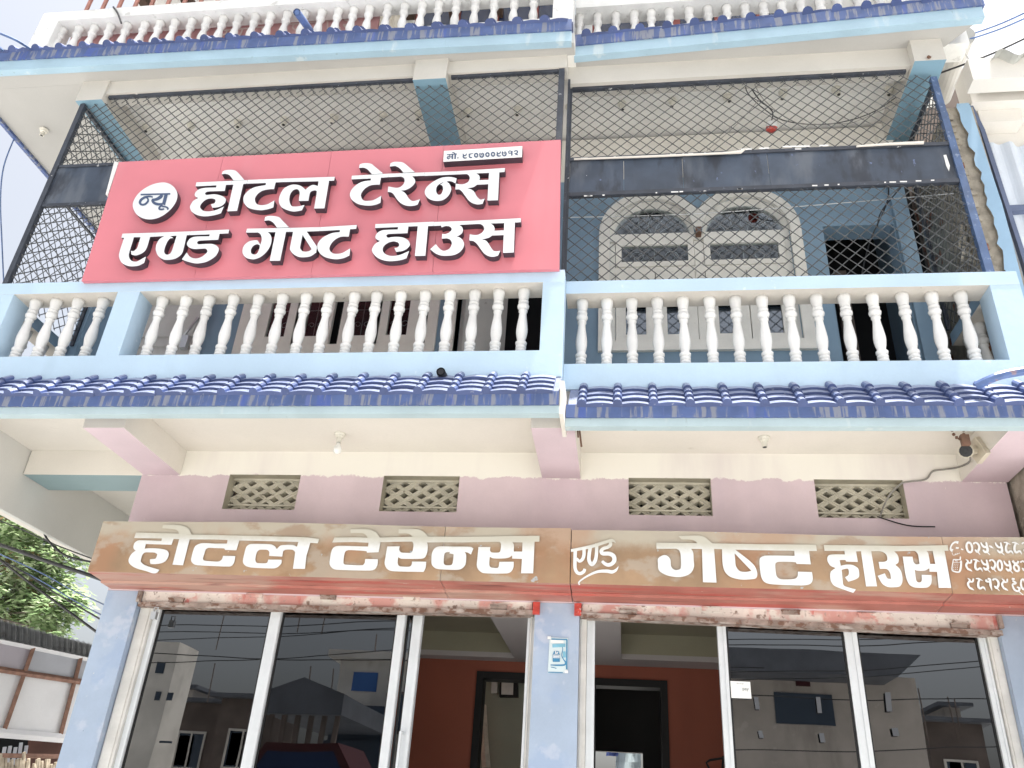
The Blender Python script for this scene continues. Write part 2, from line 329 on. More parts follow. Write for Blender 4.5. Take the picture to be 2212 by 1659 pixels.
# ------------------------------------------------------------------ the hotel
HOT = thing('hotel_building', 'three storey hotel with blue balconies, white balusters, lilac ground floor wall and blue tiled eaves', 'hotel', (-.6, 0, 0))
XL, XR = -4.0, 2.77
vents = [(-3.22, -2.61), (-1.91, -1.29), (.04, .66), (1.42, 2.05)]
m = MB()                                           # lilac wall pierced by four vents
zs = [3.12, 3.80, 4.10, 4.31]; xs = [XL] + [e for v in vents for e in v] + [XR]
for i in range(len(xs) - 1):
    for j in range(3):
        if j == 1 and i % 2 == 1: continue
        a = [(xs[i], 0, zs[j]), (xs[i + 1], 0, zs[j]), (xs[i + 1], 0, zs[j + 1]), (xs[i], 0, zs[j + 1])]
        m.face(a)
m.face([(XL, 0, 3.12), (XL, .25, 3.12), (XL, .25, 4.31), (XL, 0, 4.31)])
m.face([(XR, 0, 3.12), (XR, .25, 3.12), (XR, .25, 4.31), (XR, 0, 4.31)])
m.face([(XL, 0, 3.12), (XR, 0, 3.12), (XR, .25, 3.12), (XL, .25, 3.12)])
m.face([(XL, .25, 3.12), (XR, .25, 3.12), (XR, .25, 4.31), (XL, .25, 4.31)])
obj('ground_floor_wall', m, m_lilac, HOT)
for x0, x1 in ((-4.0, -3.73), (-.64, -.32), (2.5, 2.86)):
    m = MB(); m.box(x0, x1, 0.004, .34, 0, 3.118); obj('pillar', m, m_pillar, HOT)
def lattice(x0, x1, z0, z1):
    fr = MB(); d = .13                              # plastered reveal
    a = [(x0, -.002, z0), (x1, -.002, z0), (x1, -.002, z1), (x0, -.002, z1)]
    b = [(x, d, z) for x, _, z in a]
    fr.hexa(a, b, 0, (None, None, [0] * 4))
    v = obj('vent', fr, m_latd, HOT)
    k = MB(); k.face([(x0, d + .06, z0), (x1, d + .06, z0), (x1, d + .06, z1), (x0, d + .06, z1)]); obj('shadow_gap', k, m_dark, v)
    g = MB(); W, H = x1 - x0, z1 - z0; wd, sp, kk = .0235, .100, .66
    def clipbar(s, sgn, y0, y1, w):
        k = kk * sgn; t0, t1 = 0.0, W
        lo, hi = sorted(((0 - s) / k, (H - s) / k)); t0 = max(t0, lo); t1 = min(t1, hi)
        if t1 - t0 < .01: return
        n = Vector((-k, 1)).normalized() * w; c = [(t0, k * t0 + s), (t1, k * t1 + s)]
        q = [(min(max(cx + n.x * sg, 0), W) + x0, min(max(cz + n.y * sg, 0), H) + z0) for (cx, cz), sg in ((c[0], -1), (c[1], -1), (c[1], 1), (c[0], 1))]
        g.hexa([(x, y0, z) for x, z in q], [(x, y1, z) for x, z in q])
    o1, o2 = random.uniform(0, .03), random.uniform(.02, .05)
    for i in range(-9, 12):
        clipbar(i * sp + o1, 1, d - .035, d + .055, wd); clipbar(i * sp + o2, -1, d - .032, d + .055, wd)
        for q in (-.012, .012): clipbar(i * sp + o1 + q, 1, d - .041, d - .0345, .0035); clipbar(i * sp + o2 + q, -1, d - .0395, d - .0315, .0035)
    g.box(x0, x1, d - .050, d + .05, z0 + .060, z0 + .074)
    g.box(x0, x1, d - .046, d + .05, z1 - .018, z1)
    obj('lattice_block', g, m_lat, v)
for v in vents: lattice(v[0], v[1], 3.80, 4.10)

# first floor slab, beams and the left return
m = MB(); m.box(-6.6, 3.0, -.80, 6.2, 4.31, 4.43, 0); obj('first_floor_slab', m, m_cream, HOT)
bfm = lambda mi_f, mi_b: (mi_f, mi_f, [mi_b, mi_f, mi_f, mi_f])
for x0, x1 in ((-3.985, -3.655), (-.63, -.33), (2.46, 2.78)):
    m = MB(); m.box(x0, x1, -.90, -.003, 4.09, 4.309, 0, bfm(0, 1)); obj('ceiling_beam', m, [m_cream, m_lbeam], HOT)
m = MB(); m.box(-5.09, -3.99, .001, .36, 4.085, 4.309, 0, bfm(0, 1)); obj('ceiling_beam', m, [m_cream, m_teal], HOT)
m = MB(); m.box(-5.14, -5.10, -1.12, 6.0, 3.74, 4.309); obj('edge_beam', m, m_grey, HOT)
m = MB(); m.box(-3.99, -3.80, .36, 5.9, 0, 4.308); m.box(2.55, 2.85, .35, 5.9, 0, 4.308); m.box(-3.8, 2.55, 5.7, 5.9, 3.0, 4.308)
obj('ground_side_wall', m, m_grey, HOT)
# ground floor interior: back wall with two doorways, dropped ceiling with two trays
m = MB()
for a in ((-3.8, -1.5, .0, 3.25), (-.45, -.36, .0, 3.25), (.42, 2.55, 0, 3.25), (-1.5, -.45, 3.09, 3.25), (-.36, .42, 3.07, 3.25)):
    m.box(a[0], a[1], 2.75, 2.90, a[2], a[3])
obj('interior_back_wall', m, m_rwall, HOT)
m = MB()
trays = [(-3.3, -1.1, .5, 2.55), (-.03, 1.95, .5, 2.40)]
xs2 = [-3.8, -3.3, -1.1, -.03, 1.95, 2.55]
for i in range(5):
    if i in (1, 3):
        t = trays[0] if i == 1 else trays[1]
        m.box(xs2[i], xs2[i + 1], .14, t[2], 3.2, 3.248); m.box(xs2[i], xs2[i + 1], t[3], 2.749, 3.2, 3.248)
    else: m.box(xs2[i], xs2[i + 1], .14, 2.749, 3.2, 3.248)
obj('dropped_ceiling', m, m_ceil, HOT)
m = MB()
for t in trays:
    a = [(t[0], t[2], 3.249), (t[1], t[2], 3.249), (t[1], t[3], 3.249), (t[0], t[3], 3.249)]
    m.hexa([(x, y, 3.44) for x, y, z in a], a, 0, (0, None, [0] * 4))
obj('ceiling_tray', m, m_tray, HOT)
for x0, x1, zt in ((-1.5, -.45, 3.09), (-.36, .42, 3.07)):
    m = MB(); m.box(x0 + .001, x0 + .07, 2.72, 2.93, 0, zt); m.box(x1 - .07, x1 - .001, 2.72, 2.93, 0, zt); m.box(x0 + .07, x1 - .07, 2.722, 2.928, zt - .07, zt - .001)
    obj('door_frame', m, m_black, HOT)
m = MB(); m.box(-1.9, -.4, 4.0, 4.1, 1.75, 3.3, 0); m.box(-1.9, -.4, 3.995, 4.1, 0, 1.75, 1); obj('corridor_wall', m, [m_green, m_dblue], HOT)
m = MB(); m.box(-.40, -.385, 2.91, 5.6, 0, 3.3); m.box(.6, .62, 2.91, 5.6, 0, 3.3); m.box(-.385, .6, 4.4, 4.5, 2.55, 3.3); m.box(.2, .6, 4.4, 4.5, 0, 2.55); obj('passage_wall', m, m_black, HOT)
m = MB(); m.box(-3.8, 2.55, .36, 5.7, .15, .2); obj('interior_floor', m, m_kerb, HOT)

# fascias and tiled skirts --------------------------------------------------
def tile_mesh(wd, ln, th=.016, roll=.031):
    m = MB(); prof = []
    for i in range(7):
        t = math.pi * i / 6; prof.append((roll - roll * math.cos(t), .006 + roll * 1.05 * math.sin(t)))
    for i in range(1, 6):
        t = i / 5; prof.append((2 * roll + (wd - 2 * roll + .008) * t, .006 + .010 * math.sin(math.pi * t) - .003 * t))
    n = len(prof); top0 = [(x, 0, z) for x, z in prof]; top1 = [(x, ln, z) for x, z in prof]
    b0 = [(x, 0, z - th - (.6 * (z - .006) if x < 2 * roll else 0)) for x, z in prof]; b1 = [(x, ln, q[2]) for (x, z), q in zip(prof, b0)]
    # rolls closed at the front by a plug
    b0 = [(x, 0, -.032) for x, z in prof]; b1 = [(x, ln, -.032) for x, z in prof]
    for i in range(n - 1):
        m.face([top0[i], top0[i + 1], top1[i + 1], top1[i]]); m.face([b0[i], b0[i + 1], top0[i + 1], top0[i]]); m.face([b1[i], top1[i], top1[i + 1], b1[i + 1]])
    m.face([b0[0], top0[0], top1[0], b1[0]]); m.face([b0[-1], b1[-1], top1[-1], top0[-1]]); m.face([b0[0], b1[0], b1[-1], b0[-1]])
    return m
def skirt(x0, x1, ya, yb, yf2, za, zb, rollx, pitch, rows, parent, roll=.031):
    """tiled skirt: front edge runs from (x0,ya) to (x1,yb), top edge at y=yf2, z from za up to zb"""
    m = MB()
    fy = lambda x: lerp(ya, yb, (x - x0) / (x1 - x0))
    m.hexa([(x0, ya, za - .02), (x1, yb, za - .02), (x1, yf2, zb - .02), (x0, yf2, zb - .02)], [(x0, ya + .05, za - .12), (x1, yb + .05, za - .12), (x1, yf2 + .05, zb - .12), (x0, yf2 + .05, zb - .12)])
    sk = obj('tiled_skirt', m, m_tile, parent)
    src = None; x = rollx
    while x > x0: x -= pitch
    cols = []
    while x < x1 - .02:
        if x > x0 - pitch * .5: cols.append(x)
        x += pitch
    for r in range(rows):
        for x in cols:
            y0 = fy(x); run = yf2 - y0; rise = zb - za; sl = math.hypot(run, rise); stp = sl / rows; ang = math.atan2(rise, run) - .20
            t = r / rows
            loc = (x - roll, y0 + run * t - .012, za + rise * t + .002 + random.uniform(-.003, .003))
            rot = (ang + random.uniform(-.02, .02), random.uniform(-.012, .012), random.uniform(-.02, .02))
            if src is None:
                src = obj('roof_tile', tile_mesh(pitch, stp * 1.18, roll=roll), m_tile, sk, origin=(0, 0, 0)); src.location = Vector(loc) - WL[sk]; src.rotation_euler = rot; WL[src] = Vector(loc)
            else: copy_at(src, loc, sk, rot)
    return sk
def fascia(name, pa, pb, z0, z1, th, mat, parent, ends=True):
    (xa, ya), (xb, yb) = pa, pb
    m = MB(); a = [(xa, ya, z0), (xb, yb, z0), (xb, yb, z1), (xa, ya, z1)]; b = [(xa, ya + th, z0), (xb, yb + th, z0), (xb, yb + th, z1), (xa, ya + th, z1)]
    m.hexa(a, b); return obj(name, m, mat, parent)
fascia('fascia', (-6.2, -1.20), (-.415, -1.20), 4.05, 4.107, .07, m_lblue, HOT)
fascia('eave_edge', (-6.2, -1.216), (-.418, -1.216), 4.108, 4.206, .10, m_tedge, HOT)
fascia('fascia', (-.385, -1.03), (3.1, -1.03), 4.04, 4.099, .07, m_lblue, HOT)
fascia('eave_edge', (-.382, -1.046), (3.1, -1.046), 4.100, 4.195, .10, m_tedge, HOT)
m = MB(); m.box(-.414, -.386, -1.19, -.84, 4.05, 4.30); obj('eave_end', m, m_cream, HOT)
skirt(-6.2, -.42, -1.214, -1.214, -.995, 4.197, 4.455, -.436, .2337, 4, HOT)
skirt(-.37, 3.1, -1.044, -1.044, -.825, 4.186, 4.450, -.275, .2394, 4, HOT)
# balustrades ---------------------------------------------------------------
H = .59
PROF = [(.045, 0), (.047, .020), (.040, .036), (.026, .042), (.026, .046), (.038, .050), (.039, .064), (.026, .069), (.026, .074), (.038, .079), (.038, .094), (.026, .099), (.026, .105), (.040, .112), (.042, .128), (.030, .140), (.030, .150), (.037, .180), (.042, .215), (.042, .245), (.036, .300), (.029, .350), (.026, .390), (.033, .396), (.033, .406), (.025, .411), (.025, .417), (.040, .428), (.044, .446), (.038, .460), (.027, .466), (.037, .472), (.038, .488), (.028, .493), (.030, .500), (.036, .506), (.034, .513), (.038, .520), (.037, .528), (.042, .540), (.044, .565), (.045, .59)]
bsrc = [None]
def baluster(x, y, z, h, parent):
    if bsrc[0] is None:
        mb = MB(); mb.lathe([(r * 1.03, h) for r, h in PROF], (0, 0, 0), n=12)
        o = obj('baluster', mb, m_white, parent, smooth=True, origin=(0, 0, 0)); bsrc[0] = o
        o.location = Vector((x, y, z)) - WL[parent]; WL[o] = Vector((x, y, z))
    else: o = copy_at(bsrc[0], (x, y, z), parent, (0, 0, random.uniform(0, 6)))
    o.scale = (1, 1, h / .59); o.rotation_euler[0] = random.uniform(-.006, .006)
def balustrade(x0, x1, yf, th, z0, z1, z2, z3, posts, bxs, mat, parent, matr=None):
    m = MB(); m.box(x0, x1, yf, yf + th, z0, z1)
    for a, b in posts: m.box(a, b, yf + .0005, yf + th, z1, z2)
    o = obj('balustrade', m, mat, parent)
    r = MB(); r.box(x0, x1, yf - .001, yf + th + .001, z2, z3, 0, (0, 0, [1, 0, 0, 0])); obj('handrail', r, [mat, matr or m_railin], o)
    for x in bxs: baluster(x, yf + th * .52, z1 - .002, z2 - z1 + .002, o)
    return o
LB = [315 / .3334 * .3334] + []
lbx = [(98, 640), (235, 640), (380, 640), (548, 632)]
bx1 = [PY(x * .3334, y * .3334 + 553, -.90).x for x, y in lbx]
bx1 += [PY(v, lerp(764, 753, (v - 315) / 810), -.90).x for v in (315, 367.7, 419.4, 474.4, 529.4, 584.1, 637.5, 687.5, 744.4, 794.4, 848.8, 903.1, 958.8, 1013.8, 1068.8, 1124.8)]
balustrade(-5.3, -.425, -1.0, .2, 4.44, 4.655, 5.25, 5.36, [(-5.3, -4.92), (-4.005, -3.815), (-.585, -.4255)], bx1, m_blue, HOT)
bx2 = [PY(v, lerp(785, 770, (v - 1254) / 850), -.73).x for v in (1254.5, 1310.5, 1366.5, 1423.9, 1481, 1541, 1599.4, 1659.4, 1720, 1781.8, 1843.5, 1907.8, 1976.2, 2041.3, 2107.3)]
balustrade(-.4235, 2.80, -.83, .2, 4.43, 4.64, 5.26, 5.375, [(2.60, 2.80)], bx2, m_blue, HOT)
def side_rail(xc, y0, y1, n):
    m = MB(); m.box(xc - .09, xc + .09, y0, y1, 4.435, 4.65); o = obj('balustrade', m, m_bwall, HOT)
    r = MB(); r.box(xc - .091, xc + .091, y0, y1, 5.25, 5.358, 0, (0, 0, [1, 0, 0, 0])); obj('handrail', r, [m_bwall, m_railin], o)
    for i in range(n): baluster(xc, lerp(y0, y1, (i + .5) / n), 4.648, .604, o)
side_rail(-5.18, -.798, 0.6, 6); side_rail(2.70, -.628, -.02, 3)
# first floor room wall with openings --------------------------------------
UW = MB()
def wall_with_holes(mb, x0, x1, z0, z1, holes, y, th):
    xs = sorted({x0, x1, *[h[0] for h in holes], *[h[1] for h in holes]}); zs = sorted({z0, z1, *[h[2] for h in holes], *[h[3] for h in holes]})
    for i in range(len(xs) - 1):
        for j in range(len(zs) - 1):
            cx, cz = (xs[i] + xs[i + 1]) / 2, (zs[j] + zs[j + 1]) / 2
            if any(h[0] < cx < h[1] and h[2] < cz < h[3] for h in holes): continue
            mb.face([(xs[i], y, zs[j]), (xs[i + 1], y, zs[j]), (xs[i + 1], y, zs[j + 1]), (xs[i], y, zs[j + 1])])
    for h in holes:
        a = [(h[0], y, h[2]), (h[1], y, h[2]), (h[1], y, h[3]), (h[0], y, h[3])]
        mb.hexa(a, [(x, y + th, z) for x, _, z in a], 0, (None, None, [0] * 4))
holes = [(-.11, 1.48, 5.33, 6.95), (1.765, 2.36, 4.43, 6.52), (-3.42, -1.66, 5.33, 6.9), (-1.46, -.62, 4.43, 6.9)]
wall_with_holes(UW, -4.45, 2.50, 4.43, 7.70, holes, 0, .2)
for cx in (.27, 1.10):                             # spandrels over the twin arches
    q = [(cx + .38 * math.cos(math.pi * i / 16), 6.5 + .38 * math.sin(math.pi * i / 16)) for i in range(17)]
    for i in range(16): UW.face([(q[i][0], .001, q[i][1]), (q[i + 1][0], .001, q[i + 1][1]), (q[i + 1][0], .001, 6.95), (q[i][0], .001, 6.95)])
UW.face([(.65, .001, 6.5), (.72, .001, 6.5), (.72, .001, 6.95), (.65, .001, 6.95)])
UW.face([(2.5, 0, 4.43), (2.5, .9, 4.43), (2.5, .9, 7.7), (2.5, 0, 7.7)]); UW.face([(-4.45, 0, 4.43), (-4.45, .9, 4.43), (-4.45, .9, 7.7), (-4.45, 0, 7.7)])
obj('first_floor_wall', UW, m_bwall, HOT)
m = MB(); m.box(-4.45, 2.5, .9, 1.0, 4.43, 7.7); obj('room_partition', m, m_dark, HOT)
m = MB(); m.box(2.37, 2.497, -.05, -.002, 4.435, 7.69); obj('wall_pier', m, m_bwall, HOT)
# second floor slab, beams, eave
m = MB(); m.box(-6.31, -6.271, -1.2, 4.5, 7.70, 7.87); obj('slab_edge', m, m_tedge, HOT)
for x0, x1, yf in ((-5.12, -4.85, -1.02), (-1.84, -1.54, -1.04), (2.43, 2.68, -.94)):
    m = MB(); m.box(x0, x1, yf, -.001, 7.47, 7.729, 0, bfm(0, 1)); obj('ceiling_beam', m, [m_ebeam, m_bbeam], HOT)
for x0, x1, ya, zb in ((-4.849, -1.841, -1.0, 7.565), (-1.539, -.47, -1.0, 7.575), (-.469, 2.429, -.86, 7.515)):
    m = MB(); m.box(x0, x1, ya, ya + .16, zb, 7.7295); obj('edge_beam', m, m_ebeam, HOT)
a0, a1 = PZ(0, 152, 7.72), PZ(1234, 88, 7.72); sl_ = (a1.y - a0.y) / (a1.x - a0.x)
pa, pb = (a0.x - .5, a0.y - .5 * sl_), (a1.x, a1.y)
yL = a0.y; z1 = PY(0, 133, yL).z; z2 = PY(0, 112, yL).z
off = lambda p, d: (p[0], p[1] + d)
fascia('fascia', pa, pb, 7.72, z1, .07, m_ublue, HOT)
fascia('eave_edge', off(pa, -.015), off(pb, -.015), z1 + .001, z2, .1, m_tedge, HOT)
b0, b1 = PZ(1240, 121.7, 7.72), PZ(2128, 36, 7.72)
ra, rb = (b0.x, b0.y), (b1.x, b1.y)
z3 = PY(2128, 20, b1.y).z; z4 = PY(2128, 0, b1.y).z
fascia('fascia', ra, rb, 7.72, z1, .07, m_ublue, HOT)
fascia('eave_edge', off(ra, -.015), off((rb[0] + .02, rb[1]), -.015), z1 + .001, z2, .1, m_tedge, HOT)
def slabpoly(x0, x1, ya, yb, y1, mt, name):
    m = MB(); b = [(x0, ya, 7.73), (x1, yb, 7.73), (x1, y1, 7.73), (x0, y1, 7.73)]; m.hexa(b, [(x, y, 7.86) for x, y, z in b]); obj(name, m, mt, HOT)
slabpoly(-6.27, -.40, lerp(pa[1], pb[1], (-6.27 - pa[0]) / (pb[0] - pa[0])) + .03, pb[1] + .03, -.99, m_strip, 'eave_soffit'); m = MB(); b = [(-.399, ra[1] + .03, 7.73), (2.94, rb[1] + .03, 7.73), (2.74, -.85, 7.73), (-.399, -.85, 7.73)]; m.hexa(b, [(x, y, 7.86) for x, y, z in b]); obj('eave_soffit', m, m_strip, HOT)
slabpoly(-6.27, -5.10, -.989, -.989, 4.5, m_strip, 'second_floor_slab'); slabpoly(-5.099, -.40, -.989, -.989, 4.5, m_soffit, 'second_floor_slab'); slabpoly(-.399, 2.70, -.849, -.849, 4.5, m_soffit, 'second_floor_slab')  # one ceiling in two tones, evening out light outside and inside the mesh
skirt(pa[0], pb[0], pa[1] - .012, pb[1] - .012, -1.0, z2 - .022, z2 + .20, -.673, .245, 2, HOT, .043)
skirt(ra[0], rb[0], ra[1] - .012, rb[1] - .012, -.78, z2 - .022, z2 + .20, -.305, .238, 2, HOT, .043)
# second floor balustrades
tx = [x * .3334 for x in (360, 470, 570, 675, 785, 900, 1000, 1100, 1210, 1310, 1415, 1515, 1625, 1725, 1835, 1950, 2060, 2170)] + [737.1 + x * .3334 for x in (60, 165, 285, 395, 510, 620, 735, 860, 985, 1115, 1245)]
bx3 = [PY(v, lerp(105, 25, v / 1200), -.9).x for v in tx]
balustrade(-5.95, -.43, -1.0, .2, 7.87, 8.24, 8.70, 8.84, [(-5.95, -5.74), (-.62, -.4305)], bx3, m_whitew, HOT, m_whitew)
tx = [737.1 + x * .3334 for x in (1540, 1660, 1780, 1900, 2010, 2130)] + [1474.3 + x * .3335 for x in (50, 170, 295, 415, 535, 655, 780, 905, 1020, 1150, 1290, 1430, 1560)]
bx4 = [PY(v, lerp(75, 15, (v - 1250) / 750), -.66).x for v in tx]
balustrade(-.429, 3.0, -.76, .2, 7.87, 8.22, 8.68, 8.82, [(2.8, 3.0)], bx4, m_whitew, HOT, m_whitew)
# second floor wall, windows with red-brown frames
WY = -.05
m = MB(); wall_with_holes(m, -5.9, 2.95, 7.861, 10.6, [(-2.3, -.46, 8.3, 9.9), (-.3, 2.35, 8.3, 9.9)], WY, .15); obj('second_floor_wall', m, m_whitew, HOT)
for x0, x1, n in ((-2.3, -.46, 4), (-.3, 2.35, 6)):
    m = MB(); k = .05
    m.box(x0, x1, WY + .02, WY + .1, 8.3, 8.36); m.box(x0, x1, WY + .02, WY + .1, 9.84, 9.9); m.box(x0, x1, WY + .022, WY + .098, 9.02, 9.10)
    for i in range(n + 1):
        x = lerp(x0 + .035, x1 - .035, i / n); m.box(x - .035, x + .035, WY + .015, WY + .095, 8.36, 9.02); m.box(x - .035, x + .035, WY + .015, WY + .095, 9.10, 9.84)
    wn = obj('window', m, m_wfr, HOT)
    for i in range(n):
        for za, zb in ((8.36, 9.02), (9.1, 9.84)):
            g = MB(); xa, xb = lerp(x0 + .035, x1 - .035, i / n) + .036, lerp(x0 + .035, x1 - .035, (i + 1) / n) - .036
            g.box(xa, xb, WY + .05, WY + .06, za + .001, zb - .001); obj('pane', g, m_npane, wn)
m = MB(); m.box(-6.1, 3.0, -1.1, 4.5, 10.6, 10.75); obj('roof_slab', m, m_soffit, HOT)
m = MB(); m.box(-.52, -.36, -.55, -.4, 8.2, 10.59); obj('pillar', m, m_marble, HOT)
for i in range(9):
    m = MB(); x = -5.78 + i * .19; m.tube([(x, -.72, 8.0), (x, -.72, 10.55)], .022, 6); obj('steel_post', m, m_pole, HOT)
for zz in (9.05, 9.95):
    m = MB(); m.box(-5.9, -4.1, -.70, -.66, zz, zz + .05); obj('steel_rail', m, m_pole, HOT)
m = MB()
for i in range(9): m.box(-5.4 + i * .5, -5.3 + i * .5, -1.0, 0, 9.62, 9.74)
obj('roof_joist', m, m_wood, HOT, kind='stuff')
# first floor windows and doors ---------------------------------------------
def frame_box(mb, x0, x1, z0, z1, w, y0, y1, mi=0):
    mb.box(x0, x0 + w, y0, y1, z0, z1, mi); mb.box(x1 - w, x1, y0, y1, z0, z1, mi); mb.box(x0 + w, x1 - w, y0 + .001, y1, z1 - w, z1, mi); mb.box(x0 + w, x1 - w, y0 + .001, y1, z0, z0 + w, mi)
def scroll(mb, x0, x1, z0, z1, y, n=3):
    hx, hz = (x1 - x0), (z1 - z0)
    mb.tube([(x0 + hx * .5, y, z0), (x0 + hx * .5, y, z1)], .004, 4); 
    for i in range(1, n): mb.tube([(x0, y, z0 + hz * i / n), (x1, y, z0 + hz * i / n)], .004, 4)
    for i in range(n):
        for sx in (-1, 1):
            cx, cz = x0 + hx * (.5 + .25 * sx), z0 + hz * (i + .5) / n; r = min(hx * .2, hz / n * .38)
            mb.tube([(cx + r * math.cos(t * .7) * sx * (1 - t * .06), y + .003, cz + r * math.sin(t * .7) * (1 - t * .06)) for t in range(10)], .0035, 4)
def sash(parent, x0, x1, z0, z1, y, w=.075, gl=g_clear, n=3):
    m = MB(); frame_box(m, x0, x1, z0, z1, w, y, y + .045); s = obj('sash', m, m_wcream, parent)
    g = MB(); g.box(x0 + w, x1 - w, y + .02, y + .026, z0 + w, z1 - w); obj('pane', g, gl, s)
    k = MB(); scroll(k, x0 + w, x1 - w, z0 + w, z1 - w, y + .06, n); obj('iron_scroll', k, m_grill, s)
# arched window: two round arches over a four-sash casement
AX0, AX1, AZS, AZT = -.20, 1.57, 5.24, 6.32
def arch_pts(cx, r, zc, n=12, a0=0, a1=math.pi): return [(cx + r * math.cos(a0 + (a1 - a0) * i / n), zc + r * math.sin(a0 + (a1 - a0) * i / n)) for i in range(n + 1)]
m = MB(); yo, yb = -.035, .0
# surround: moulded band following the twin arches
cxs = (.27, 1.10); rin, rout = .38, .475; zc = 6.50
def band(pi_, po, y0, y1):
    for i in range(len(pi_) - 1):
        a = [(po[i][0], y0, po[i][1]), (po[i + 1][0], y0, po[i + 1][1]), (pi_[i + 1][0], y0, pi_[i + 1][1]), (pi_[i][0], y0, pi_[i][1])]
        m.hexa(a, [(x, y1, z) for x, _, z in a])
band(arch_pts(cxs[0], rin, zc, 14, math.radians(8), math.pi), arch_pts(cxs[0], rout, zc, 14, math.radians(28), math.pi), yo, .0)
band(arch_pts(cxs[1], rin, zc, 14, 0, math.radians(172)), arch_pts(cxs[1], rout, zc, 14, 0, math.radians(152)), yo - .001, .0)
m.box(cxs[0] - rout, cxs[0] - rin, yo, 0, 5.235, zc); m.box(cxs[1] + rin, cxs[1] + rout, yo, 0, 5.235, zc)
m.box(cxs[0] - rin, cxs[1] + rin, yo + .001, 0, 5.235, 5.335)
wa = obj('arched_window', m, m_wcream, HOT, label='cream twin arched window with iron scrolls on the blue wall')
m = MB(); X0, X1 = cxs[0] - rin, cxs[1] + rin
for cx in cxs:                                   # splayed reveal ring round each dark fan light
    m = MB(); pi2 = arch_pts(cx, rin, zc, 14); pi3 = arch_pts(cx, rin - .035, zc - .02, 14)
    for i in range(14):
        a = [(pi2[i][0], .004, pi2[i][1]), (pi2[i + 1][0], .004, pi2[i + 1][1]), (pi3[i + 1][0], .06, pi3[i + 1][1]), (pi3[i][0], .06, pi3[i][1])]
        m.hexa(a, [(x, y + .04, z) for x, y, z in a])
    obj('arch_reveal', m, m_wcream, wa)
for cx in cxs:
    g = MB(); p = arch_pts(cx, rin - .03, zc - .02, 16); g.hexa([(x, .05, z) for x, z in p], [(x, .056, z) for x, z in p]); obj('fan_pane', g, g_clear, wa)
    k = MB()
    for i in range(1, 8):
        t = math.pi * i / 8; k.tube([(cx + .08 * math.cos(t), .085, zc - .0 + .08 * math.sin(t)), (cx + .2 * math.cos(t + .14), .085, zc - .05 + .2 * math.sin(t + .14)), (cx + .31 * math.cos(t), .085, zc - .05 + .31 * math.sin(t))], .004, 4)
    obj('fan_scroll', k, m_grill, wa)
m = MB(); m.box(X0, X1, .03, .12, 6.438, 6.52); m.box(X0, X1, .03, .12, 6.085, 6.14); m.box((X0 + X1) / 2 - .04, (X0 + X1) / 2 + .04, .031, .12, 5.335, 6.42); m.box(X0, X0 + .05, .032, .12, 5.335, 6.085); m.box(X1 - .05, X1, .032, .12, 5.335, 6.085)
m.box(X0, X0 + .05, .032, .12, 6.14, 6.42); m.box(X1 - .05, X1, .032, .12, 6.14, 6.42)
obj('window_frame', m, m_wcream, wa)
xm = (X0 + X1) / 2
for xa, xb in ((X0 + .05, xm - .04), (xm + .04, X1 - .05)):
    sash(wa, xa + .005, xb - .005, 6.145, 6.435, .02, .052, g_clear, 1)
    h = (xa + xb) / 2; sash(wa, xa + .005, h - .004, 5.34, 6.08, .022, .085, g_case, 4); sash(wa, h + .004, xb - .005, 5.34, 6.08, .024, .085, g_case, 4)
m = MB(); m.box(.66, .71, -.05, .03, 6.46, 6.52); obj('wood_block', m, m_lock, wa)
m = MB(); m.hexa([(.665, yo + .002, 6.5), (.705, yo + .002, 6.5), (.79, yo + .002, 6.74), (.58, yo + .002, 6.74)], [(.665, .0, 6.5), (.705, .0, 6.5), (.79, .0, 6.74), (.58, .0, 6.74)]); obj('arch_spandrel', m, m_wcream, wa)
m = MB(); m.box(-.1, 1.47, .16, .17, 5.34, 5.78); obj('inner_curtain', m, m_curt, wa)
# plain window behind the sign, left bay
m = MB(); frame_box(m, -3.47, -1.62, 5.25, 6.9, .09, -.03, .12); wl = obj('casement_window', m, m_wcream, HOT)
for va, vb in ((582, 623), (663, 697), (762, 800), (840, 884)):
    xa, xb = PY(va, 700, .02).x, PY(vb, 700, .02).x; sash(wl, xa - .11, xb + .09, 5.345, 6.8, .0, .10, g_clear, 4)
m = MB(); m.box(-3.375, -1.715, .14, .15, 5.33, 6.9); obj('shadow_gap', m, m_dark, wl)
# doors on the first floor
m = MB(); frame_box(m, -1.56, -.60, 4.35, 6.9, .10, -.03, .14); dl = obj('room_door', m, m_wcream, HOT)
m = MB(); m.hexa([(-1.45, .13, 4.44), (-1.12, .45, 4.44), (-1.12, .45, 6.8), (-1.45, .13, 6.8)], [(-1.41, .12, 4.44), (-1.08, .44, 4.44), (-1.08, .44, 6.8), (-1.41, .12, 6.8)]); obj('door_leaf', m, m_gsht, dl)
m = MB(); m.box(-1.46, -.62, .6, .62, 4.44, 6.8); obj('dark_gap', m, m_dark, dl)
m = MB(); m.box(1.95, 2.06, .5, .56, 4.45, 6.4); obj('inner_post', m, m_cdark, HOT)
m = MB(); m.box(-4.44, -3.80, -.06, -.004, 4.44, 6.6); m.box(-4.44, -3.80, -.075, -.0601, 5.415, 5.435); m.box(-4.44, -3.80, -.075, -.0602, 5.31, 5.33); m.box(-3.86, -3.80, -.085, -.0603, 5.435, 6.6); gd = obj('steel_gate_leaf', m, m_gsht, HOT)
m = MB(); m.box(-3.93, -3.87, -.12, -.0761, 5.27, 5.40); m.tube([(-3.95, -.09, 5.36), (-3.88, -.13, 5.45), (-3.84, -.1, 5.60)], .014, 5); obj('latch', m, m_steel, gd)
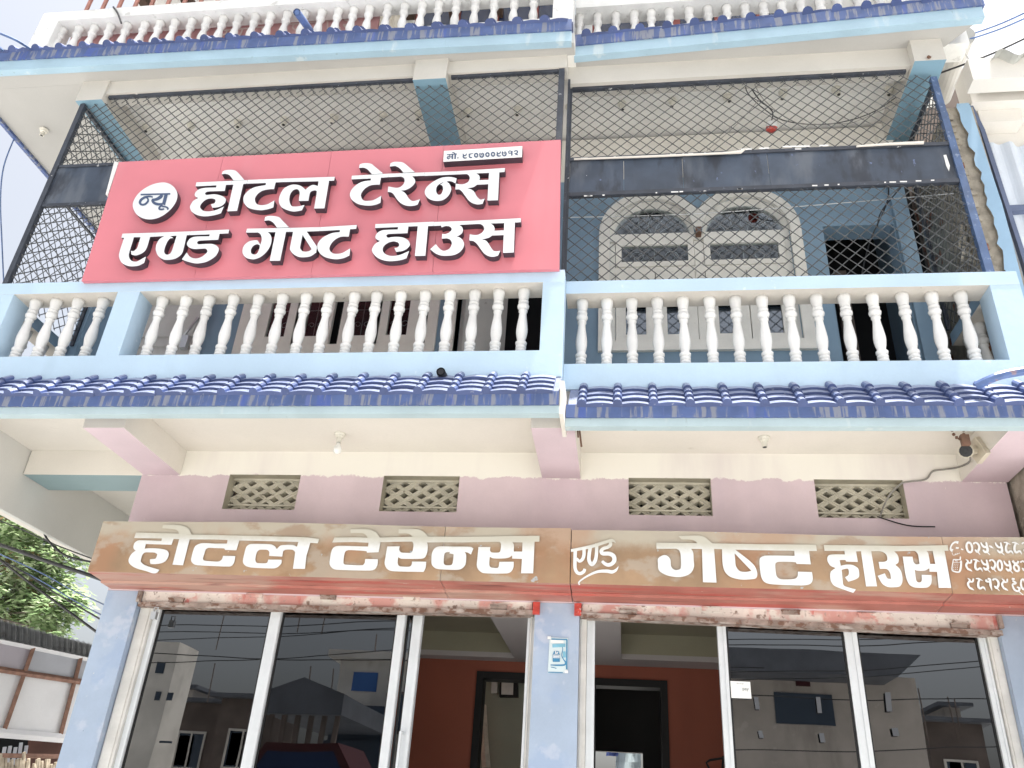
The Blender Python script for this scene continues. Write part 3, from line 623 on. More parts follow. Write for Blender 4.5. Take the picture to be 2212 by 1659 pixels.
# ------------------------------------------------------------------ letters
def cr(pts):
    """'x,y' corner, 'x,y~' smooth point -> dense outline"""
    P_ = []
    for t in pts.split():
        sm = t.endswith('~'); x, y = t.rstrip('~').split(','); P_.append((float(x), float(y), sm))
    n = len(P_); out = []
    for i in range(n):
        p0, p1 = P_[i], P_[(i + 1) % n]; out.append((p0[0], p0[1]))
        if not (p0[2] or p1[2]): continue
        pm, pn = P_[i - 1], P_[(i + 2) % n]
        d = (p1[0] - p0[0], p1[1] - p0[1])
        lim = math.hypot(*d)
        def tan(a, b, sm):
            if not sm: return d
            v = ((b[0] - a[0]) / 2, (b[1] - a[1]) / 2); l = math.hypot(*v) or 1; k = min(1, lim / l); return (v[0] * k, v[1] * k)
        m0 = tan(pm, p1, p0[2]); m1 = tan(p0, pn, p1[2])
        for k in range(1, 5):
            t = k / 5; h00 = 2 * t ** 3 - 3 * t * t + 1; h10 = t ** 3 - 2 * t * t + t; h01 = -2 * t ** 3 + 3 * t * t; h11 = t ** 3 - t * t
            out.append((h00 * p0[0] + h10 * m0[0] + h01 * p1[0] + h11 * m1[0], h00 * p0[1] + h10 * m0[1] + h01 * p1[1] + h11 * m1[1]))
    return out
def glyph(mb, crop, loops, Y, depth=0, mf=0, ms=1):
    ox, oy, s = crop; W3 = []
    for lp in loops:
        c = cr(lp) if isinstance(lp, str) else lp
        W3.append([PY((ox + x * s) * .553, (oy + y * s) * .553, Y) for x, y in c])
    k = len(mb.v); flat = [p for lp in W3 for p in lp]
    mb.v += flat
    for tri in tessellate_polygon([[Vector((p.x, p.z, 0)) for p in lp] for lp in W3]):
        mb.f.append([k + i for i in tri]); mb.m.append(mf)
    if depth:
        b = 0
        for lp in W3:
            n = len(lp); kk = len(mb.v); mb.v += [p + Vector((0, depth, 0)) for p in lp]
            for i in range(n):
                j = (i + 1) % n; mb.f.append([k + b + i, k + b + j, kk + j, kk + i]); mb.m.append(ms)
            b += n
def ribbon(path, w):
    """outline of a brush stroke through path points (x,y) of width w (number or list)"""
    q = []; n = len(path)
    ws = list(w) if isinstance(w, (list, tuple)) else [w] * n
    for i in range(n - 1):                         # densify with Catmull-Rom
        p0, p1, p2, p3 = path[max(i - 1, 0)], path[i], path[i + 1], path[min(i + 2, n - 1)]
        for k in range(5):
            t = k / 5; f = lambda a, b, c, d: .5 * (2 * b + (c - a) * t + (2 * a - 5 * b + 4 * c - d) * t * t + (3 * b - a - 3 * c + d) * t ** 3)
            q.append((f(p0[0], p1[0], p2[0], p3[0]), f(p0[1], p1[1], p2[1], p3[1]), lerp(ws[i], ws[i + 1], t)))
    q.append((*path[-1], ws[-1])); l, r = [], []
    for i, (x, y, ww) in enumerate(q):
        a, b = q[max(i - 1, 0)], q[min(i + 1, len(q) - 1)]; dx, dy = b[0] - a[0], b[1] - a[1]; d = math.hypot(dx, dy) or 1
        l.append((x - dy / d * ww / 2, y + dx / d * ww / 2)); r.append((x + dy / d * ww / 2, y - dx / d * ww / 2))
    return l, r
lay = [0]
def stroke(mb, crop, path, w, Y, mi=0):
    l, r = ribbon(path, w); ox, oy, s = crop; lay[0] = (lay[0] + 1) % 24; y = Y - lay[0] * .00012
    g = lambda p: PY((ox + p[0] * s) * .553, (oy + p[1] * s) * .553, y)
    for i in range(len(l) - 1): mb.face([g(l[i]), g(l[i + 1]), g(r[i + 1]), g(r[i])], mi)

# red sign over the left balcony --------------------------------------------
YS = -1.045; YF = -1.105
c4 = [PY(x, y, YS) for x, y in ((176, 607), (1208, 580.5), (1211, 302), (257, 350))]
SGN = thing('hotel_sign', 'big red sign with raised white Devanagari letters above the left balcony', 'sign', (c4[0] + c4[1]) / 2)
for i in range(4):
    a, b = i / 4 + (.0003 if i else 0), (i + 1) / 4 - (.0003 if i < 3 else 0); q = [lerp(c4[0], c4[1], a), lerp(c4[0], c4[1], b), lerp(c4[3], c4[2], b), lerp(c4[3], c4[2], a)]
    m = MB(); m.hexa(q, [p + Vector((0, .035, 0)) for p in q]); obj('sign_sheet', m, m_red, SGN)
m = MB(); e = [PY(x, y, YS + .002) for x, y in ((228, 420), (233, 420), (256, 351), (247, 348))]; m.hexa(e, [p + Vector((0, .045, 0)) for p in e]); obj('edge_trim', m, m_white, SGN)
K1 = (500, 600, .22604); K2 = (900, 600, .22604); K3 = (1350, 600, .18083); K4 = (1600, 550, .20796); K5 = (430, 820, .22604); K6 = (900, 800, .24412); K7 = (1400, 820, .15371); K8 = (1660, 820, .18083)
SIGN = [
 (K1, ["1182,497 1790,470 1785,537 1693,540 1672,645 1390,655~ 1340,675~ 1335,700~ 1352,715~ 1500,702~ 1620,730~ 1680,770~ 1690,810~ 1660,870~ 1580,920~ 1460,938 1430,875 1490,860~ 1512,820~ 1500,790~ 1430,775~ 1340,800~ 1265,870~ 1245,920~ 1265,960~ 1310,990~ 1400,998~ 1520,975~ 1655,915 1608,1030 1530,1055~ 1400,1080~ 1280,1082~ 1180,1055~ 1100,1000~ 1072,930~ 1085,880~ 1130,815~ 1215,767 1170,745~ 1152,712~ 1170,665~ 1230,615~ 1330,592~ 1520,585 1530,548 1168,566"]),
 (K1, ["1792,470 2060,457 2050,521 1992,525 1885,990 1716,998 1820,537 1787,537"]),
 (K1, ["1825,463 1755,375~ 1690,350~ 1620,358 1635,308 1680,288~ 1770,280~ 1850,292~ 1900,330~ 2010,455"]),
 (K2, ["297,455 902,431 887,492 783,498 752,615 680,615~ 560,640~ 480,690~ 430,760~ 425,810~ 445,860~ 490,885~ 560,890~ 650,870~ 762,808 742,930 650,960~ 540,978~ 420,968~ 310,935~ 240,860~ 222,800~ 240,720~ 310,640~ 420,580~ 610,543 615,507 285,520"]),
 (K2, ["904,431 1805,400 1790,467 1705,470 1625,945 1447,948 1492,652~ 1440,637~ 1385,665~ 1365,720~ 1348,815 1182,818 1197,680~ 1185,640~ 1150,615~ 1090,630~ 1040,690~ 1018,780~ 1030,860~ 1060,905~ 1110,915~ 1180,910~ 1280,887 1235,980 1160,995~ 1080,1000~ 980,975~ 890,930~ 845,860~ 838,790~ 860,710~ 920,610~ 1020,550~ 1120,535~ 1220,560~ 1298,622 1360,570~ 1430,540~ 1512,560 1524,478 889,492"]),
 (K3, ["135,478 935,433 924,510 762,522 737,672 640,672~ 530,690~ 420,755~ 350,840~ 332,900~ 350,970~ 400,1015~ 480,1020~ 600,1005~ 770,910 752,1065 650,1105~ 520,1125~ 380,1115~ 250,1080~ 140,1000~ 95,910~ 105,830~ 160,740~ 270,650~ 390,600~ 540,580 549,537 127,556"]),
 (K3, ["570,445 470,340~ 390,305~ 290,310 300,238 360,212~ 470,205~ 560,225~ 630,280~ 810,430"]),
 (K3, ["938,433 1711,405 1703,478 1440,490 1485,540~ 1505,600~ 1480,660~ 1400,735~ 1300,785~ 1195,800 1260,830~ 1310,880~ 1360,960~ 1410,1010~ 1470,1025~ 1608,985 1555,1105 1480,1125~ 1380,1132~ 1280,1115~ 1180,1060~ 1090,960~ 1030,870~ 970,835~ 910,830 922,708 1000,725~ 1100,740~ 1180,720~ 1250,660~ 1275,590~ 1260,530~ 1210,500~ 1170,498 927,510"]),
 (K3, ["1250,413 1170,320~ 1080,270~ 1030,270~ 955,280 970,207 1040,180~ 1130,178~ 1230,190~ 1320,250~ 1495,401"]),
 (K4, ["291,592 879,570 873,632 279,660"]),
 (K4, ["885,705 800,682~ 700,678~ 580,700~ 440,770~ 330,860~ 285,950~ 300,1020~ 350,1080~ 430,1118~ 530,1130~ 640,1105~ 730,1030~ 780,930~ 775,860~ 740,800~ 695,765 740,757~ 800,768~ 862,802", "650,772 590,795~ 520,850~ 498,920~ 510,980~ 545,1015~ 590,1000~ 625,930~ 625,870~ 605,835~ 570,825"]),
 (K4, ["881,570 1793,510 1785,585 1685,592 1660,1117 1462,1122 1478,815 1265,825 1200,870~ 1085,890 1160,915~ 1215,960~ 1260,1040~ 1300,1085~ 1340,1105~ 1412,1085 1370,1185 1280,1195~ 1190,1175~ 1110,1120~ 1040,1030~ 980,950~ 930,915~ 858,915 868,804 940,815~ 1020,812~ 1100,770~ 1128,710~ 1120,660~ 1080,628~ 1040,625 875,632", "1250,612 1492,602 1483,732 1312,738 1318,690~ 1300,645~"]),
 (K5, ["215,410 777,392 769,462 692,465 640,640~ 600,710~ 530,760~ 440,787~ 368,770 360,705 400,712~ 450,680~ 475,640~ 527,470 412,472 330,740~ 325,800~ 350,860~ 400,888~ 470,888~ 620,805 590,915 500,960~ 400,975~ 300,965~ 200,910~ 155,810~ 165,720~ 242,482 195,480"]),
 (K5, ["779,392 1386,370 1369,435 1325,437 1260,710~ 1220,780~ 1130,840~ 1020,862~ 920,855~ 830,790~ 790,690~ 800,600~ 850,510~ 930,455~ 950,450 771,462", "1035,452 1095,483 1030,500~ 985,560~ 945,660~ 935,730~ 970,770~ 1030,760~ 1070,700~ 1150,445"]),
 (K5, ["1388,370 2058,338 2045,405 1892,412 1868,515 1560,530~ 1515,545~ 1505,575~ 1530,593~ 1600,590~ 1750,587~ 1830,610~ 1875,660~ 1870,720~ 1820,800~ 1720,870~ 1620,910~ 1500,925~ 1400,910~ 1300,880~ 1240,855 1325,735 1370,800~ 1440,835~ 1520,835~ 1600,800~ 1670,740~ 1680,700~ 1650,670~ 1560,672~ 1450,675~ 1370,650~ 1330,600~ 1340,550~ 1390,490~ 1470,462~ 1715,455 1722,422 1371,435"]),
 (K6, ["265,382 959,369 949,432 890,433 795,895 628,897 722,437 600,438 640,480~ 660,550~ 640,650~ 580,750~ 490,830~ 400,868~ 330,870~ 250,845~ 200,785~ 195,720~ 220,650~ 290,590~ 370,568~ 432,565 478,638 498,580~ 500,530~ 480,470~ 440,443 250,445", "472,650 430,630~ 370,655~ 330,715~ 335,775~ 385,795~ 430,775~ 462,705~"]),
 (K6, ["745,366 690,290~ 620,250~ 543,258 555,195 610,178~ 700,180~ 780,200~ 830,250~ 938,361"]),
 (K6, ["961,369 1439,357 1427,420 1222,428 1385,670 1372,762 1290,820~ 1200,838~ 1100,835~ 1010,790~ 955,720~ 955,680~ 1003,432 951,432", "1155,480 1300,712 1260,740~ 1200,750~ 1150,740~ 1118,700~ 1118,660~"]),
 (K6, ["1441,357 2025,322 2012,383 1915,392 1893,510 1800,508~ 1720,530~ 1640,590~ 1590,670~ 1590,730~ 1640,775~ 1700,785~ 1790,770~ 1918,697 1905,812 1820,850~ 1720,870~ 1620,865~ 1500,830~ 1420,760~ 1392,690~ 1405,610~ 1470,530~ 1580,470~ 1660,445~ 1748,437 1755,402 1429,420"]),
 (K7, ["430,360 1444,320 1437,415 1270,422 1248,592 770,612~ 720,635~ 712,665~ 750,705~ 850,690~ 1000,683~ 1130,700~ 1250,760~ 1305,850~ 1300,910~ 1230,990~ 1130,1040~ 960,1068 912,965 970,960~ 1020,930~ 1035,885~ 1010,830~ 930,803~ 850,805~ 730,850~ 640,930~ 618,1020~ 650,1090~ 720,1140~ 820,1168~ 930,1165~ 1090,1130~ 1290,1040 1220,1230 1100,1270~ 950,1295~ 780,1303~ 620,1275~ 480,1210~ 380,1110~ 345,1030~ 365,950~ 430,860~ 555,787 490,765~ 435,715~ 440,650~ 500,570~ 600,520~ 700,507~ 1000,495 1008,435 425,460"]),
 (K7, ["1446,320 1921,300 1909,405 1770,412 1700,1165 1435,1170 1507,415 1439,415"]),
 (K8, ["199,260 977,235 969,312 740,325 800,370~ 820,440~ 800,500~ 740,550~ 680,568 760,600~ 820,660~ 845,740~ 820,830~ 740,920~ 620,975~ 480,990~ 350,985~ 230,940~ 110,850 235,740 300,820~ 370,875~ 440,880~ 530,835~ 575,750~ 575,690~ 540,640~ 470,615~ 365,620 372,515 440,520~ 520,490~ 575,430~ 570,390~ 520,355~ 440,350~ 355,378 350,338 189,345"]),
 (K8, ["979,235 2072,178 2068,265 1942,272 1918,920 1685,928 1700,543 1450,552 1380,600~ 1230,638 1310,660~ 1370,720~ 1430,820~ 1480,880~ 1540,893~ 1628,880 1580,985 1480,1012~ 1380,1000~ 1280,940~ 1200,840~ 1120,730~ 1050,675~ 958,662 968,525 1050,540~ 1140,538~ 1230,490~ 1278,420~ 1260,350~ 1190,305~ 971,312", "1422,293 1712,283 1705,440 1500,450 1505,400~ 1480,340~"]),
]
for crop, loops in SIGN:
    m = MB(); glyph(m, crop, loops, YF, YS - YF - .001); obj('letter', m, [m_letw, m_lets], SGN)
m = MB(); glyph(m, K1, ["590,498~ 700,515~ 790,575~ 845,660~ 852,750~ 820,850~ 740,960~ 620,1060~ 490,1120~ 370,1137~ 250,1115~ 150,1050~ 95,960~ 82,880~ 110,790~ 180,690~ 290,600~ 430,530~"], YF, YS - YF - .001)
disc = obj('round_plate', m, [m_letw, m_lets], SGN)
m = MB(); yk = YF - .002
for path, w_ in (([(218, 708), (730, 695)], 28), ([(660, 700), (635, 800), (612, 885)], 58), ([(590, 712), (560, 750), (490, 790), (410, 800)], [50, 60, 50, 40]), ([(415, 800), (450, 850), (520, 875), (600, 868)], [40, 46, 46, 30]),
                 ([(428, 752), (370, 740), (290, 755), (225, 800), (205, 850), (240, 882), (300, 870), (345, 820), (340, 775), (310, 765)], [24, 30, 40, 44, 40, 34, 36, 34, 26, 14]), ([(600, 890), (550, 920), (540, 955), (580, 965), (625, 955)], [30, 34, 34, 30, 26]), ([(590, 912), (650, 920), (690, 945), (680, 970)], [30, 28, 28, 24])):
    stroke(m, K1, path, w_, yk)
obj('round_plate_lettering', m, m_ink, disc)
m = MB(); pl = [PY((1600 + x * .20796) * .553, (550 + y * .20796) * .553, YF - .006) for x, y in ((632, 395), (2110, 307), (2118, 98), (645, 190))]
m.hexa(pl, [p + Vector((0, YS - YF + .004, 0)) for p in pl], 0, (0, 1, [1] * 4)); npl = obj('number_plate', m, [m_plate, m_lets], SGN)
m = MB(); KP = (1720, 570, .14919); yk = YF - .008
PS = [([(170, 228), (440, 210)], 24), ([(318, 222), (314, 345)], 36), ([(248, 228), (254, 285), (318, 280)], [22, 24, 24]), ([(256, 282), (200, 280), (180, 315), (212, 338), (246, 310)], 26), ([(392, 215), (386, 340)], 38), ([(310, 170), (355, 178), (402, 216)], [22, 26, 24]), ([(446, 312), (478, 311)], 34)]
def nine(x, y): return [([(x + 15, y - 40), (x + 30, y), (x + 25, y + 50), (x + 70, y + 78), (x + 122, y + 66)], [20, 32, 34, 32, 18]), ([(x + 28, y + 8), (x + 70, y + 12), (x + 100, y - 8), (x + 112, y - 42)], [20, 28, 30, 22])]
def zero(x, y, rx=42, ry=48): return [([(x + rx * math.cos(t * math.pi / 4), y + ry * math.sin(t * math.pi / 4)) for t in range(9)], 33)]
def seven(x, y): return [([(x, y), (x - 6, y + 70), (x + 28, y + 112), (x + 76, y + 100), (x + 90, y + 52), (x + 70, y + 12), (x + 40, y + 22), (x + 38, y + 58), (x + 66, y + 60)], [30, 32, 34, 34, 32, 26, 20, 18, 14])]
PS += nine(575, 240) + [([(735, 216), (860, 194)], 18), ([(790, 206), (757, 250), (775, 298), (835, 300)], [20, 34, 34, 24])] + zero(938, 243) + seven(1042, 178) + zero(1235, 226) + zero(1380, 216) + nine(1465, 188) + seven(1632, 144)
PS += [([(1876, 130), (1872, 252)], 36), ([(1868, 142), (1815, 130), (1786, 160), (1810, 192), (1862, 180)], 24), ([(1930, 152), (1968, 124), (2016, 134), (2020, 172), (1985, 196), (1940, 200)], [24, 28, 32, 30, 24, 16]), ([(1945, 200), (1990, 222), (2040, 236)], [14, 28, 20])]
for path, w_ in PS: stroke(m, KP, path, w_, yk)
obj('phone_number', m, m_ink, npl, kind='stuff')

# old painted board over the shutters ---------------------------------------
BRD = thing('painted_signboard', 'long old brown painted signboard with white Devanagari letters over the shop shutters', 'sign', (-.6, -.2, 3.1))
YB = -.35
segs = [(-3.985, -2.62), (-2.617, -1.37), (-1.367, -.372), (-.366, 2.10), (2.104, 2.95)]
segs = [(-3.975, -1.285), (-1.282, -.372), (-.366, 2.115), (2.118, 3.1)]
for i, (x0, x1) in enumerate(segs):
    dy = (-.000, .004, -.003, .002)[i]; n = 10; t = 3.565
    m = MB(); P0 = []
    fx = [lerp(x0, x1, k / n) for k in range(n + 1)]
    yy = lambda x, z: YB + dy * .4 + .0025 * math.sin(x * 3.1 + z * 4) + .0015 * math.sin(x * 7.3)
    tz = lambda x: t + .006 * math.sin(x * 2.3 + 1) - (.015 if i > 1 else 0)
    for k in range(n):
        a, b = fx[k], fx[k + 1]
        for za, zb in ((3.165, 3.36), (3.36, None)):
            A, B = (zb or tz(a)), (zb or tz(b))
            m.face([(a, yy(a, za), za), (b, yy(b, za), za), (b, yy(b, B), B), (a, yy(a, A), A)])
        m.face([(a, yy(a, tz(a)), tz(a)), (b, yy(b, tz(b)), tz(b)), (b, -.002, tz(b) + .01), (a, -.002, tz(a) + .01)])
        # red underside: a deep sloping soffit and a small lower fold
        zz = 3.165
        m.face([(a, yy(a, zz), zz), (b, yy(b, zz), zz), (b, -.16, zz - .012), (a, -.16, zz - .012)], 1)
        m.face([(a, -.16, zz - .013), (b, -.16, zz - .013), (b, -.155, zz - .030), (a, -.155, zz - .030)], 1)
        m.face([(a, -.155, zz - .030), (b, -.155, zz - .030), (b, .0, zz - .036), (a, .0, zz - .036)], 1)
    if i == 0: m.face([(x0, yy(x0, 3.165), 3.165), (x0, -.002, 3.165), (x0, -.002, tz(x0)), (x0, yy(x0, 3.5), tz(x0))])
    obj('metal_sheet', m, [m_board, m_boardr], BRD)
YL = YB - .0085
L1 = (480, 2040, .18083); L2 = (840, 2050, .18987); L3 = (1260, 2030, .19892); L4 = (1640, 2060, .217); L5 = (2200, 2070, .217); L6 = (2540, 2080, .30741); L7 = (3200, 2100, .24412); L8 = (3680, 2090, .14467)
OLD = [
 (L1, ["283,222 1215,245 1225,365 1095,360 1050,488 497,470 470,572 560,562~ 700,563~ 850,578~ 950,610~ 990,670~ 975,760~ 920,840~ 850,880~ 740,903~ 610,903~ 585,870~ 585,800 700,785~ 725,750~ 738,690~ 690,658~ 600,652~ 480,655~ 425,700~ 395,790~ 390,850~ 440,905~ 520,945~ 650,985~ 790,1027 745,1085~ 690,1105~ 620,1098~ 500,1055~ 330,1010~ 220,960~ 140,890~ 122,820~ 150,740~ 200,670~ 275,612 235,575~ 225,530~ 250,450~ 310,400~ 380,388~ 832,403 845,350 243,342"]),
 (L1, ["1225,330 1450,330 1440,378 1300,930 1070,917"]),
 (L1, ["1210,262 1190,190~ 1120,155~ 1000,140~ 848,130 870,60 1100,55~ 1300,80~ 1420,140~ 1485,265"]),
 (L2, ["-739,181 -590,200 0,210 500,222 1100,237 1700,250 1920,262 2142,292 2112,382 1960,370 1905,560~ 1880,640~ 1850,908 1602,905 1645,590~ 1640,550~ 1590,515~ 1470,512~ 1410,535~ 1395,580~ 1382,655 1110,640 1115,560~ 1080,520~ 1000,513~ 910,520~ 860,570~ 830,700~ 840,760~ 870,785~ 1040,790~ 1075,770~ 1095,715 1370,718 1365,790~ 1310,855~ 1240,893~ 1150,898~ 760,882~ 640,850~ 580,790~ 575,720~ 600,600~ 640,460~ 700,405~ 770,393~ 1000,393~ 1150,402~ 1230,440~ 1270,500 1340,430~ 1420,415~ 1600,415~ 1685,450 1715,352 505,322 260,312 0,302 -524,300 -729,292"]),
 (L2, ["262,290 505,300 440,525 205,518 188,487~ 0,480~ -134,476~ -191,509~ -220,595~ -248,700~ -210,738~ 56,755~ 133,719~ 166,638 418,642 395,770~ 350,840~ 280,860~ -334,835~ -429,814~ -486,757~ -491,690~ -439,500~ -391,423~ -258,376~ 0,388 245,385"]),
 (L3, ["895,375 850,300~ 780,265~ 550,262 545,190 850,188~ 960,205~ 1060,260~ 1140,375"]),
 (L3, ["235,350 700,347 900,357 1130,352 1400,345 1780,333 2062,333 2035,450 1740,430 1140,440 900,452 600,437 190,447"]),
 (L3, ["910,400 1140,430 1100,640 870,648 860,620~ 520,598~ 440,640~ 410,850~ 450,882~ 780,892~ 825,850~ 838,772 1085,775 1080,880~ 1030,970~ 930,1000~ 300,985~ 200,960~ 140,880~ 145,780~ 180,600~ 240,530~ 350,512~ 893,527"]),
 (L3, ["1780,350 1720,290~ 1640,270~ 1492,268 1495,188 1850,188~ 1960,225~ 2040,290~ 2070,350"]),
 (L3, ["1740,415 2040,420 2065,500~ 2055,640~ 2010,740~ 1930,768~ 1550,768~ 1485,738 1475,850~ 1500,905~ 1560,920~ 1700,922~ 1745,890~ 1757,822 2035,825 2025,940~ 1985,1028 1380,1012~ 1270,970~ 1220,870~ 1230,760~ 1272,525 1515,523 1505,590~ 1540,640~ 1620,650~ 1730,648~ 1765,620~ 1785,500~ 1775,450~"]),
 (L4, ["100,165 835,172 1500,160 2155,150 2152,258 2065,258 2040,828 1822,828 1838,568 1660,562 1662,505 1600,545~ 1500,560~ 1320,558~ 1258,530 1250,660~ 1270,715~ 1340,728~ 1410,720~ 1432,620 1690,618 1685,720~ 1640,800~ 1560,830~ 1150,825~ 1060,770~ 1025,690~ 1035,560~ 1055,352 1270,352 1265,420~ 1300,452~ 1420,452~ 1450,420~ 1460,300~ 1430,262~ 1200,262 800,270 400,268 115,272", "1665,270 1848,270 1842,435 1690,435 1695,330~ 1680,285~"]),
 (L4, ["965,380 920,490 860,455~ 805,445 830,480~ 835,550~ 820,670~ 760,740~ 680,765~ 500,762~ 300,745~ 220,680~ 208,580~ 220,460~ 270,375~ 350,343~ 600,345~ 910,350~", "540,442 470,452~ 440,490~ 430,640~ 460,678~ 560,678~ 590,640~ 607,490~ 590,480~ 530,470"]),
 (L6, ["78,130 600,135 800,138 1400,150 2105,155 2118,235 2018,235 2040,405 1860,400 1845,378~ 1640,373~ 1595,390~ 1590,440~ 1605,550~ 1650,590~ 1720,597~ 1830,590~ 1870,560~ 1878,498 2055,502 2065,600~ 2030,655~ 1950,672~ 1800,670~ 1520,655~ 1440,620~ 1405,540~ 1388,380~ 1400,320~ 1470,293~ 1835,297 1830,232 1300,225 1080,218 1250,350~ 1330,430~ 1360,520~ 1345,580~ 1280,595~ 1150,598~ 1020,565~ 950,500~ 920,400~ 912,212 812,210 842,637 670,632 657,210 520,208 545,250~ 552,350~ 555,440~ 510,520~ 420,560~ 320,565~ 200,540~ 110,480~ 98,390~ 100,330~ 160,290~ 210,293~ 255,340~ 265,430~ 300,470~ 350,475~ 388,450~ 385,280~ 365,225~ 330,207 78,207", "1072,265 1285,487 1220,500~ 1140,490~ 1090,430~ 1080,350~"]),
 (L6, ["610,150 570,110~ 520,92~ 400,88 358,45 620,40~ 700,65~ 800,150"]),
 (L7, ["72,118 700,125 1300,133 1900,125 2055,120 2070,212 2005,212 2115,805 1912,805 1885,550 1765,545 1762,490 1700,525~ 1630,533~ 1560,528~ 1528,512 1555,690~ 1600,718~ 1640,690~ 1640,595 1795,598 1800,690~ 1780,760~ 1720,800~ 1540,800~ 1450,760~ 1400,670~ 1375,560~ 1335,302 1495,305 1510,390~ 1550,428~ 1605,420 1580,270~ 1540,220~ 1500,213 1200,220 1255,280~ 1272,340~ 1265,400~ 1218,437 1270,480~ 1310,540~ 1330,620~ 1330,710~ 1290,780~ 1200,795~ 1100,790~ 1010,740~ 935,612 1050,570 1090,650~ 1150,660 1130,560~ 1080,505~ 970,500 950,388 1050,385~ 1090,350~ 1070,270~ 990,222~ 832,218 925,780 750,782 668,218 590,220 618,390 430,382~ 420,360~ 328,360 345,450 440,432~ 540,440~ 620,490~ 640,560~ 635,630~ 580,670~ 465,708 412,635 470,590~ 460,500~ 360,515 378,700~ 400,770~ 588,830 545,885 400,835~ 240,770~ 185,690~ 175,600~ 190,540~ 260,487 180,450~ 135,380~ 130,320~ 160,280~ 240,268~ 412,270 405,212 85,212", "1715,213 1815,213 1858,422 1775,420 1755,300~ 1740,240~"]),
]
for i, (crop, loops) in enumerate(OLD):
    m = MB(); glyph(m, crop, loops, YL - (i % 7) * .0006); obj('letter', m, m_bletr, BRD)
m = MB()
for path, w_ in (([(140, 372), (500, 300), (750, 222), (880, 190), (945, 232)], [50, 60, 54, 54, 4]), ([(218, 370), (212, 560), (215, 690), (250, 765), (310, 785), (370, 750), (390, 700)], [62, 62, 60, 60, 62, 60, 50]), ([(375, 330), (373, 450), (345, 530), (290, 562), (240, 510)], [60, 60, 58, 54, 40]),
    ([(490, 310), (468, 430), (466, 550), (515, 620), (572, 560), (598, 440), (604, 240)], [60, 64, 66, 70, 66, 60, 58]), ([(843, 205), (852, 265), (805, 308), (725, 335), (684, 380), (715, 425), (830, 428), (905, 470), (920, 545), (880, 605), (810, 630), (745, 605), (700, 560)], [58, 62, 60, 60, 66, 70, 74, 76, 76, 72, 66, 60, 46]),
    ([(293, 990), (292, 930), (450, 822), (620, 752), (780, 742), (880, 755), (950, 722), (996, 655)], [22, 26, 36, 50, 62, 64, 46, 4])): stroke(m, L5, path, w_, YL)
obj('brush_lettering', m, m_bletr, BRD)
m = MB()
def five(x, y): return [([(x, y), (x + 32, y + 70), (x + 90, y + 125), (x + 150, y + 130)], [26, 50, 60, 50]), ([(x + 142, y), (x + 168, y + 110), (x + 182, y + 230), (x + 120, y + 262), (x + 55, y + 205)], [40, 60, 72, 66, 30]), ([(x + 168, y + 262), (x + 250, y + 345)], [34, 18])]
def two(x, y): return [([(x - 20, y + 5), (x + 60, y + 12), (x + 170, y + 65)], [20, 50, 8]), ([(x + 90, y + 20), (x + 50, y + 110), (x + 50, y + 220), (x + 100, y + 275), (x + 165, y + 240), (x + 210, y + 262), (x + 245, y + 330)], [50, 60, 62, 54, 56, 46, 6])]
def curl(x, y): return [([(x, y + 15), (x + 40, y + 40)], 44), ([(x + 20, y + 10), (x + 90, y + 10), (x + 155, y + 80), (x + 160, y + 170), (x + 110, y + 245), (x + 50, y + 190)], [30, 44, 54, 62, 72, 30]), ([(x + 130, y + 260), (x + 190, y + 330)], [34, 16])]
def ring(x, y, a=78, b=130): return [([(x + a * math.cos(t * math.pi / 5) * (1 if True else 0), y + b * math.sin(t * math.pi / 5) + a * .4 * math.cos(t * math.pi / 5)) for t in range(11)], 56)]
def nin(x, y): return [([(x, y), (x + 60, y + 60), (x + 10, y + 150), (x + 50, y + 250), (x + 110, y + 285), (x + 175, y + 325)], [16, 54, 62, 50, 56, 8]), ([(x + 70, y + 100), (x + 140, y + 85), (x + 150, y + 5)], [40, 54, 34])]
NS = [([(440, 205), (360, 190), (285, 235), (235, 320), (235, 390), (290, 420)], [80, 50, 44, 40, 60, 90]), ([(272, 470), (290, 535), (350, 540), (365, 505), (345, 520), (410, 525), (400, 490), (440, 505), (480, 480)], 13), ([(370, 345), (450, 352)], [56, 36]), ([(515, 375), (570, 400)], [40, 20])]
NS += ring(737, 335) + curl(838, 200) + five(1045, 195) + [([(1268, 290), (1320, 315), (1388, 360)], [28, 54, 6])] + five(1435, 200) + two(1680, 195) + two(1910, 195) + curl(2150, 200)
NS += [([(300, 690), (320, 660), (470, 668)], 26), ([(500, 690), (515, 760), (490, 940), (440, 1000), (300, 972), (268, 900), (300, 690)], [52, 54, 56, 40, 36, 30, 26]), ([(488, 670), (498, 580)], [44, 28]), ([(300, 738), (500, 745)], 14), ([(345, 690), (420, 705)], 22)]
for a in range(3):
    for b in range(4): NS.append(([(315 + a * 50 - b * 6, 785 + b * 48), (340 + a * 50 - b * 6, 788 + b * 48)], 16))
NS += nin(640, 655) + two(850, 660) + five(1055, 665) + curl(1270, 665) + ring(1560, 820, 62, 130) + five(1665, 690) + [([(1900, 690), (1960, 760), (2030, 760), (2060, 700)], 60)] + ring(2010, 890, 70, 80) + curl(2110, 700)
NS += nin(690, 1165) + two(930, 1170) + [([(1200, 1200), (1190, 1240), (1260, 1260), (1300, 1200), (1230, 1180)], 50), ([(1300, 1200), (1310, 1350), (1350, 1500)], [50, 70, 8])] + curl(1360, 1180) + nin(1610, 1175) + [([(1880, 1180), (1960, 1190)], 50), ([(1900, 1230), (1990, 1300), (1900, 1340), (1960, 1480), (2060, 1510), (2090, 1440), (2020, 1400)], [40, 60, 50, 50, 54, 56, 40]), ([(2080, 1530), (2190, 1620)], [30, 16])] + ring(2190, 1330, 62, 130)
for path, w_ in NS: stroke(m, L8, path, w_, YL)
